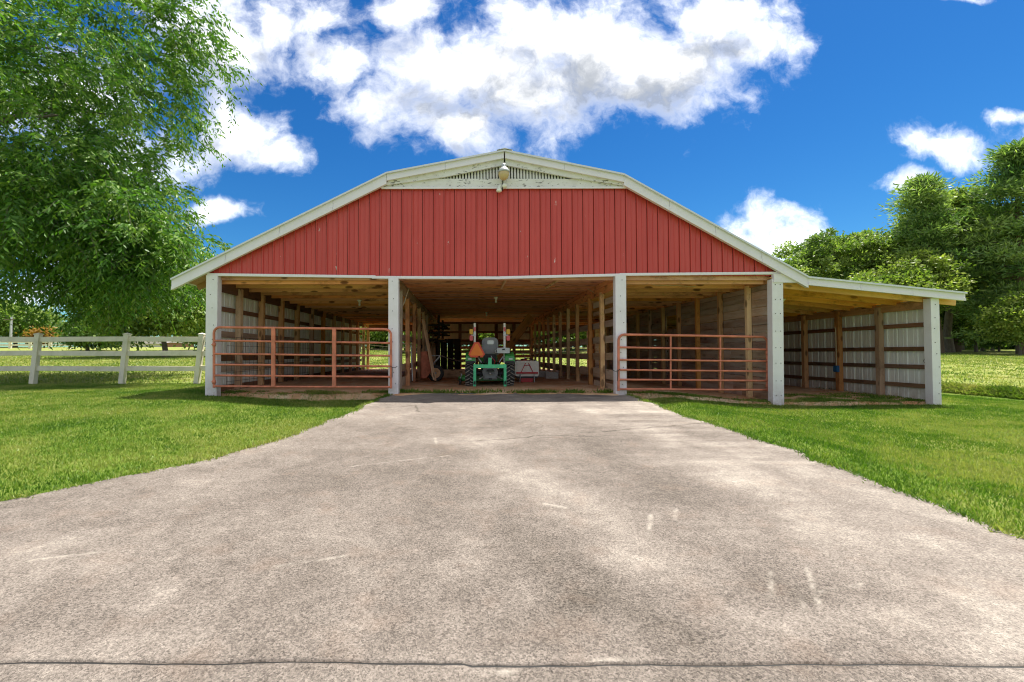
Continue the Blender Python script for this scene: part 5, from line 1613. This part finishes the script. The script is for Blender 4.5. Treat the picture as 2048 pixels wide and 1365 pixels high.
def pine(base, H, rad, z0, nclump, label, per=130, lean=0.0, m='leaf_pine', tr=0.3):
    root = thing('pine_tree', base, label, 'tree', 'pines on the right')
    base = Vector(base)
    mb = MB()
    tip = base + Vector((lean, 0, H))
    tp = [base - Vector((0, 0, .3))] + [base.lerp(tip, k / 8) + Vector((rnd.uniform(-.08, .08), rnd.uniform(-.08, .08), 0)) for k in range(9)]
    mb.tube(tp, [tr * 1.25] + [tr * (1 - .88 * k / 8) for k in range(9)], 9)
    pts = []
    for k in range(nclump):
        s = rnd.random() ** 0.85
        z = z0 + (H - z0) * s
        rr = rad * (1 - s) ** 0.55 * rnd.uniform(.35, 1.05) * (0.75 + 0.35 * math.sin(s * 17 + k % 3))
        a = rnd.uniform(0, 2 * math.pi)
        o_ = base.lerp(tip, z / H)
        e = o_ + Vector((math.cos(a) * rr, math.sin(a) * rr, rr * rnd.uniform(-.12, .25)))
        mb.tube([o_ - Vector((0, 0, rr * .08)), o_.lerp(e, .5) - Vector((0, 0, .0)), e], [.05 * (1 - s * .6), .03, .012], 4, False)
        pts.append(e)
        if rr > rad * .5:
            pts.append(o_.lerp(e, .62) + Vector((rnd.uniform(-.4, .4), rnd.uniform(-.4, .4), .1)))
    mb.build('trunk', 'bark_pine', root)
    pts = np.array([p[:] for p in pts])
    idx = np.repeat(np.arange(len(pts)), per)
    N = len(idx)
    g = nr.normal(size=(N, 3)) * np.array([.55, .55, .20]) * (0.6 + .8 * nr.random(len(pts)))[idx][:, None]
    D = unit(unit(g) * .9 + nr.normal(size=(N, 3)) * .6 + np.array([0, 0, .35]))
    S = .42 * (.6 + .8 * nr.random(N))
    leaf_object('crown', pts[idx] + g, D, S, 0.22, m, root, np.clip((0.75 * nr.random(len(pts)))[idx] + .45 * nr.random(N), 0, 1), fold=0.1)
    return root
bx = base_at(1882, 40); pine(bx, 15.3, 2.6, 8.0, 80, 'slim pine whose dark top stands above the other trees', lean=-1.3)
bx = base_at(2045, 37); pine(bx, 16.8, 5.2, 1.8, 150, 'big bushy pine at the right edge of the picture', per=200, tr=0.36)
bx = base_at(2140, 40); pine(bx, 20.0, 5.2, 4.0, 100, 'pine partly cut off by the right edge, behind the bushy one', per=130, tr=0.36)
bx = base_at(1915, 44); pine(bx, 14.0, 2.6, 7.5, 50, 'pine with bare lower trunk standing between the broad tree and the bushy pine')
broadleaf('small_tree', base_at(1952, 43), [sph(1955, 655, 43, 38, 28, 1)], 60, 110, 0.24, 0.6, 0.4, 'leaf_bright', 'small light green tree with forked stems at the wood edge', 0.12, limbs=8)
broadleaf('shrub', base_at(1998, 44), [sph(1998, 668, 44, 42, 24, 1)], 60, 140, 0.2, 0.6, 0.4, 'leaf_dark', 'dense dark evergreen shrub at the wood edge', 0.08, cat='shrub', limbs=5)
broadleaf('shrub', base_at(2040, 34), [sph(2042, 640, 34, 42, 50, 1)], 110, 200, 0.2, 0.6, 0.4, 'leaf_bright', 'yellow-green shrub at the right edge below the bushy pine', 0.08, cat='shrub', limbs=5)
for (px_, py_, Y, rx, rz, m, lab) in ((1925, 640, 50, 34, 34, 'leaf_bright', 'sunlit sapling between the bare trunks beside the lean-to'), (1830, 640, 46, 60, 60, 'leaf_oak', 'leafy tree mostly hidden behind the lean-to wall'),
                                      (1985, 610, 48, 60, 55, 'leaf_bright', 'light green tree in front of the wood, left of the bushy pine'), (1965, 500, 46, 62, 85, 'leaf_oak', 'tall tree filling the gap between broad tree and bushy pine')):
    broadleaf('wood_edge_tree', base_at(px_, Y), [sph(px_, py_, Y, rx, rz, 1)], 120, 150, 0.30, 0.5, 0.37, m, lab, 0.13, limbs=8)
WOOD = ['tall dim tree in the wood behind the shrubs, near the lean-to', 'tall dim tree in the wood behind the dark shrub', 'tall dim tree in the wood behind the bushy pine', 'tall dim tree in the wood at the far right', 'low leafy tree filling the wood under the broad tree', 'low leafy tree filling the wood beside the right edge']
for i, (px_, py_, Y, rx, rz) in enumerate(((1905, 585, 58, 70, 100), (1985, 575, 60, 75, 110), (2060, 560, 58, 80, 120), (2150, 560, 60, 90, 120), (1895, 660, 55, 50, 40), (2030, 660, 56, 70, 40))):
    broadleaf('wood_tree', base_at(px_, Y), [sph(px_, py_, Y, rx, rz, 1)], 110, 110, 0.5, 0.6, 0.85, ('leaf_dark', 'leaf_oak', 'leaf_dark', 'leaf_oak', 'leaf_bright', 'leaf_oak')[i], WOOD[i], 0.16, group='trees of the wood on the right', limbs=8)
# left background
broadleaf('field_tree', base_at(330, 31), [sph(300, 590, 31, 95, 75, 1.3), sph(370, 605, 31, 70, 65, 1), sph(250, 640, 31, 60, 40, .6)], 230, 150, 0.28, 0.5, 0.55, 'leaf_oak', 'full round tree behind the fence beside the barn corner', 0.17, limbs=14)
broadleaf('field_tree', base_at(175, 48), [sph(185, 665, 48, 45, 26, 1)], 60, 130, 0.35, 0.55, 0.5, 'leaf_dark', 'low dark tree beyond the fence left of the round tree', 0.15, limbs=8)
broadleaf('field_tree', base_at(30, 66), [sph(30, 640, 66, 62, 34, 1)], 100, 130, 0.5, 0.55, 0.8, 'leaf_oak', 'green tree far across the field above the far white fence', 0.25, limbs=8)
broadleaf('shrub', base_at(88, 62), [sph(92, 672, 62, 24, 12, 1)], 30, 120, 0.3, 0.55, 0.5, 'leaf_autumn', 'orange-tinted shrub across the field by far fence', 0.07, cat='shrub', limbs=4)
broadleaf('field_tree', base_at(440, 50), [sph(430, 640, 50, 70, 50, 1)], 90, 120, 0.4, 0.55, 0.7, 'leaf_oak', 'tree half hidden by the barn corner post and left wall', 0.22, limbs=8)
broadleaf('field_tree', base_at(-90, 70), [sph(-90, 630, 70, 90, 50, 1)], 90, 120, 0.55, 0.55, 0.9, 'leaf_dark', 'far tree cut off by the left edge', 0.25, limbs=8)
BACK = ['tree seen through the open end behind the left gate', 'tree seen between the studs of the left aisle row', 'pale tree behind the small back window', 'tree seen through the open back right of the diagonal brace', 'tree seen through the right row of studs', 'tree seen between the last studs right of the aisle']
for i, (px_, py_, Y, rx, rz, m) in enumerate(((765, 665, 52, 45, 30, 'leaf_oak'), (835, 655, 50, 45, 40, 'leaf_bright'), (960, 655, 56, 60, 45, 'leaf_bright'), (1075, 645, 50, 55, 50, 'leaf_oak'), (1140, 640, 54, 50, 55, 'leaf_dark'), (1195, 645, 50, 50, 50, 'leaf_oak'))):
    broadleaf('meadow_tree', base_at(px_, Y), [sph(px_, py_, Y, rx, rz, 1)], 80, 110, 0.42, 0.55, 0.7, m, BACK[i], 0.2, group='trees in the meadow behind the barn', limbs=8)

# ------------------------------------------------------------------ far houses and poles
def house(px0, px1, Y, eave_py, ridge_py, label, wm):
    a, b_ = P(px0, eave_py, Y), P(px1, eave_py, Y)
    xc = (a.x + b_.x) / 2
    z0 = gz(xc, Y) - 0.1
    zr = P(px0, ridge_py, Y).z
    root = thing('house', (xc, Y, z0 + 0.1), label, 'house')
    MB().box((xc, Y + 4, (z0 + a.z) / 2), (b_.x - a.x - 0.8, 8, a.z - z0)).build('wall', wm, root)
    mb = MB()
    mb.prism([(Y - 0.5, a.z + 0.01), (Y + 8.5, a.z + 0.01), (Y + 4, zr)], a.x, b_.x, 'x')
    mb.build('roof', 'shingle', root)
    n_ = 3
    for k in range(n_):
        x = a.x + (b_.x - a.x) * (k + 0.7) / (n_ + 0.4)
        wn = MB().box((x, Y - 0.03, z0 + 1.5), (1.1, 0.06, 1.3)).build('window', 'trim_white', root)
        MB().box((x, Y - 0.065, z0 + 1.5), (0.9, 0.02, 1.1)).build('pane', 'window_dark', wn)
    MB().box((a.x + (b_.x - a.x) * 0.12 + 0.4, Y - 0.03, z0 + 1.1), (1.0, 0.06, 2.1)).build('door', 'house_brick', root)
    return root
house(205, 262, 74, 687, 672, 'far house with a broad grey roof seen between fence and trees', 'house_wall')
house(268, 340, 84, 686, 675, 'far low brick house behind the fence near the barn', 'house_brick')
for (px_, Y, top, lab) in ((21, 60, 634, 'pale far utility pole in front of the far green tree'), (140, 66, 632, 'dark far utility pole beside the open patch of sky')):
    b0 = base_at(px_, Y)
    tz = P(px_, top, Y).z
    r_ = thing('utility_pole', b0, lab, 'pole')
    MB().tube([(b0[0], Y, b0[2] - .3), (b0[0], Y, tz)], [.16, .11], 8).build('pole_shaft', 'galvanised' if px_ < 50 else 'pole_wood', r_)
    beam('crossarm', (b0[0] - .9, Y - .15, tz - .4), (b0[0] + .9, Y - .15, tz - .4), .1, .12, 'pole_wood', r_)

# ------------------------------------------------------------------ grass
def blades(name, X, Y, hgt, wid, material, label, lean=0.5, dry=None):
    n_ = len(X)
    Z = np.maximum(np.where((X > edge(LEFT, Y)) & (X < edge(RIGHT, Y)) & (Y < 9.3), -0.05 * (YF - Y) + 0.012, gz_rough(X, Y)), np.where((Y > 9.15) & (X > -5.35) & (X < 9.6) & (Y < 23), dirt_z(X, Y), -9)) - 0.004
    D = unit(np.stack([nr.normal(size=n_) * lean, nr.normal(size=n_) * lean, np.ones(n_)], 1))
    S = hgt * (0.55 + 0.9 * nr.random(n_))
    rn = np.clip((0.5 + 1.5 * (fbm(X * 0.8, Y * 0.8, 4) - 0.47) + 1.0 * (fbm(X * 4, Y * 4, 3) - .5) + (nr.random(n_) - .5) * .7), 0, 1) if dry is None else dry
    o = leaf_object(name, np.stack([X, Y, Z], 1), D, S, wid / hgt, material, None, rn, 0.1, 'stuff')
    return tag(o, label, 'grass')
def scatter(x0, x1, y0, y1, n_, ok):
    # more blades close by, where each of them shows
    X = x0 + (x1 - x0) * nr.random(n_)
    Y = y0 + (y1 - y0) * nr.random(n_) ** 1.15
    k = ok(X, Y)
    return X[k], Y[k]
def in_view(X, Y):
    px_ = CX + FPX * X / Y
    return (px_ > -60) & (px_ < 2110)
X1, Y1 = scatter(-12.5, -1.2, 3.0, 12.6, 420000, lambda X, Y: in_view(X, Y) & (X < edge(LEFT, Y) + 0.012) & ~((Y > 9.35) & (X > -5.3)))
X2, Y2 = scatter(3.0, 13.2, 2.4, 12.6, 480000, lambda X, Y: in_view(X, Y) & (X > edge(RIGHT, Y) - 0.012) & (X < 12.1) & ~((Y > 9.45 + 0.4 * (fbm(X * 2, X * 0 + 5, 3))) & (X < 9.5)))
blades('lawn_grass', np.concatenate([X1, X2]), np.concatenate([Y1, Y2]), 0.034, 0.0068, 'blade', 'short mown lawn on both sides of the driveway')
# taller fringe along the edges of the slab
ye = 2.6 + 6.6 * nr.random(16000)
lf = nr.random(16000) < 0.5
rag = nr.normal(size=16000) * 0.045 - 0.02 + 0.10 * (fbm(ye * 5, ye * 0, 3) - 0.5)
xe = np.where(lf, edge(LEFT, ye) + rag, edge(RIGHT, ye) - rag)
blades('edge_grass', xe, ye, 0.05, 0.008, 'blade', 'longer grass fringe along the edges of the driveway', 0.8)
# grass creeping to the threshold of the side bays
xt = np.concatenate([-5.2 + 3.6 * nr.random(12000), 3.3 + 6.0 * nr.random(14000), 7.0 + 2.4 * nr.random(9000)])
yt = 9.0 + np.concatenate([0.8 * nr.random(26000) ** 1.7, 0.4 + 1.3 * nr.random(9000) ** 1.5])
k = fbm(xt * 2, yt * 3, 3) > 0.46
blades('threshold_grass', xt[k], yt[k], 0.05, 0.008, 'blade', 'grass creeping under the gates into the bays', 0.6)
# rough field right and left
X3, Y3 = scatter(12.0, 40, 6.5, 44, 130000, lambda X, Y: in_view(X, Y) & (X > 12.0))
X4, Y4 = scatter(-34, -5.4, 12.6, 48, 120000, lambda X, Y: in_view(X, Y))
X5, Y5 = scatter(-9, 9, 24, 48, 30000, in_view)
X6, Y6 = 12.0 + 0.35 * nr.random(26000), 6.5 + 12 * nr.random(26000)
blades('field_grass', np.concatenate([X3, X4, X5, X6]), np.concatenate([Y3, Y4, Y5, Y6]), 0.085, 0.022, 'blade_field', 'rough sunlit pasture grass beyond the lawn and barn', 0.8)
# weeds along the threshold of the aisle
wx = np.concatenate([nr.normal(c_, s_, n_) for c_, s_, n_ in ((1.35, .22, 700), (2.2, .12, 250), (-.6, .25, 300), (.2, .3, 260), (-1.4, .12, 260), (2.85, .12, 200), (-1.25, .25, 220))])
wy = 9.52 + nr.normal(size=len(wx)) * 0.07
Zw = dirt_z(wx, wy) - 0.01
D = unit(np.stack([nr.normal(size=len(wx)) * .8, nr.normal(size=len(wx)) * .6, np.ones(len(wx))], 1))
tag(leaf_object('weeds', np.stack([wx, wy, Zw], 1), D, .085 * (.5 + nr.random(len(wx))), 0.16, 'blade', None, nr.random(len(wx)) * .7, .1, 'stuff'), 'tufts of weeds along the threshold of the aisle', 'weeds')
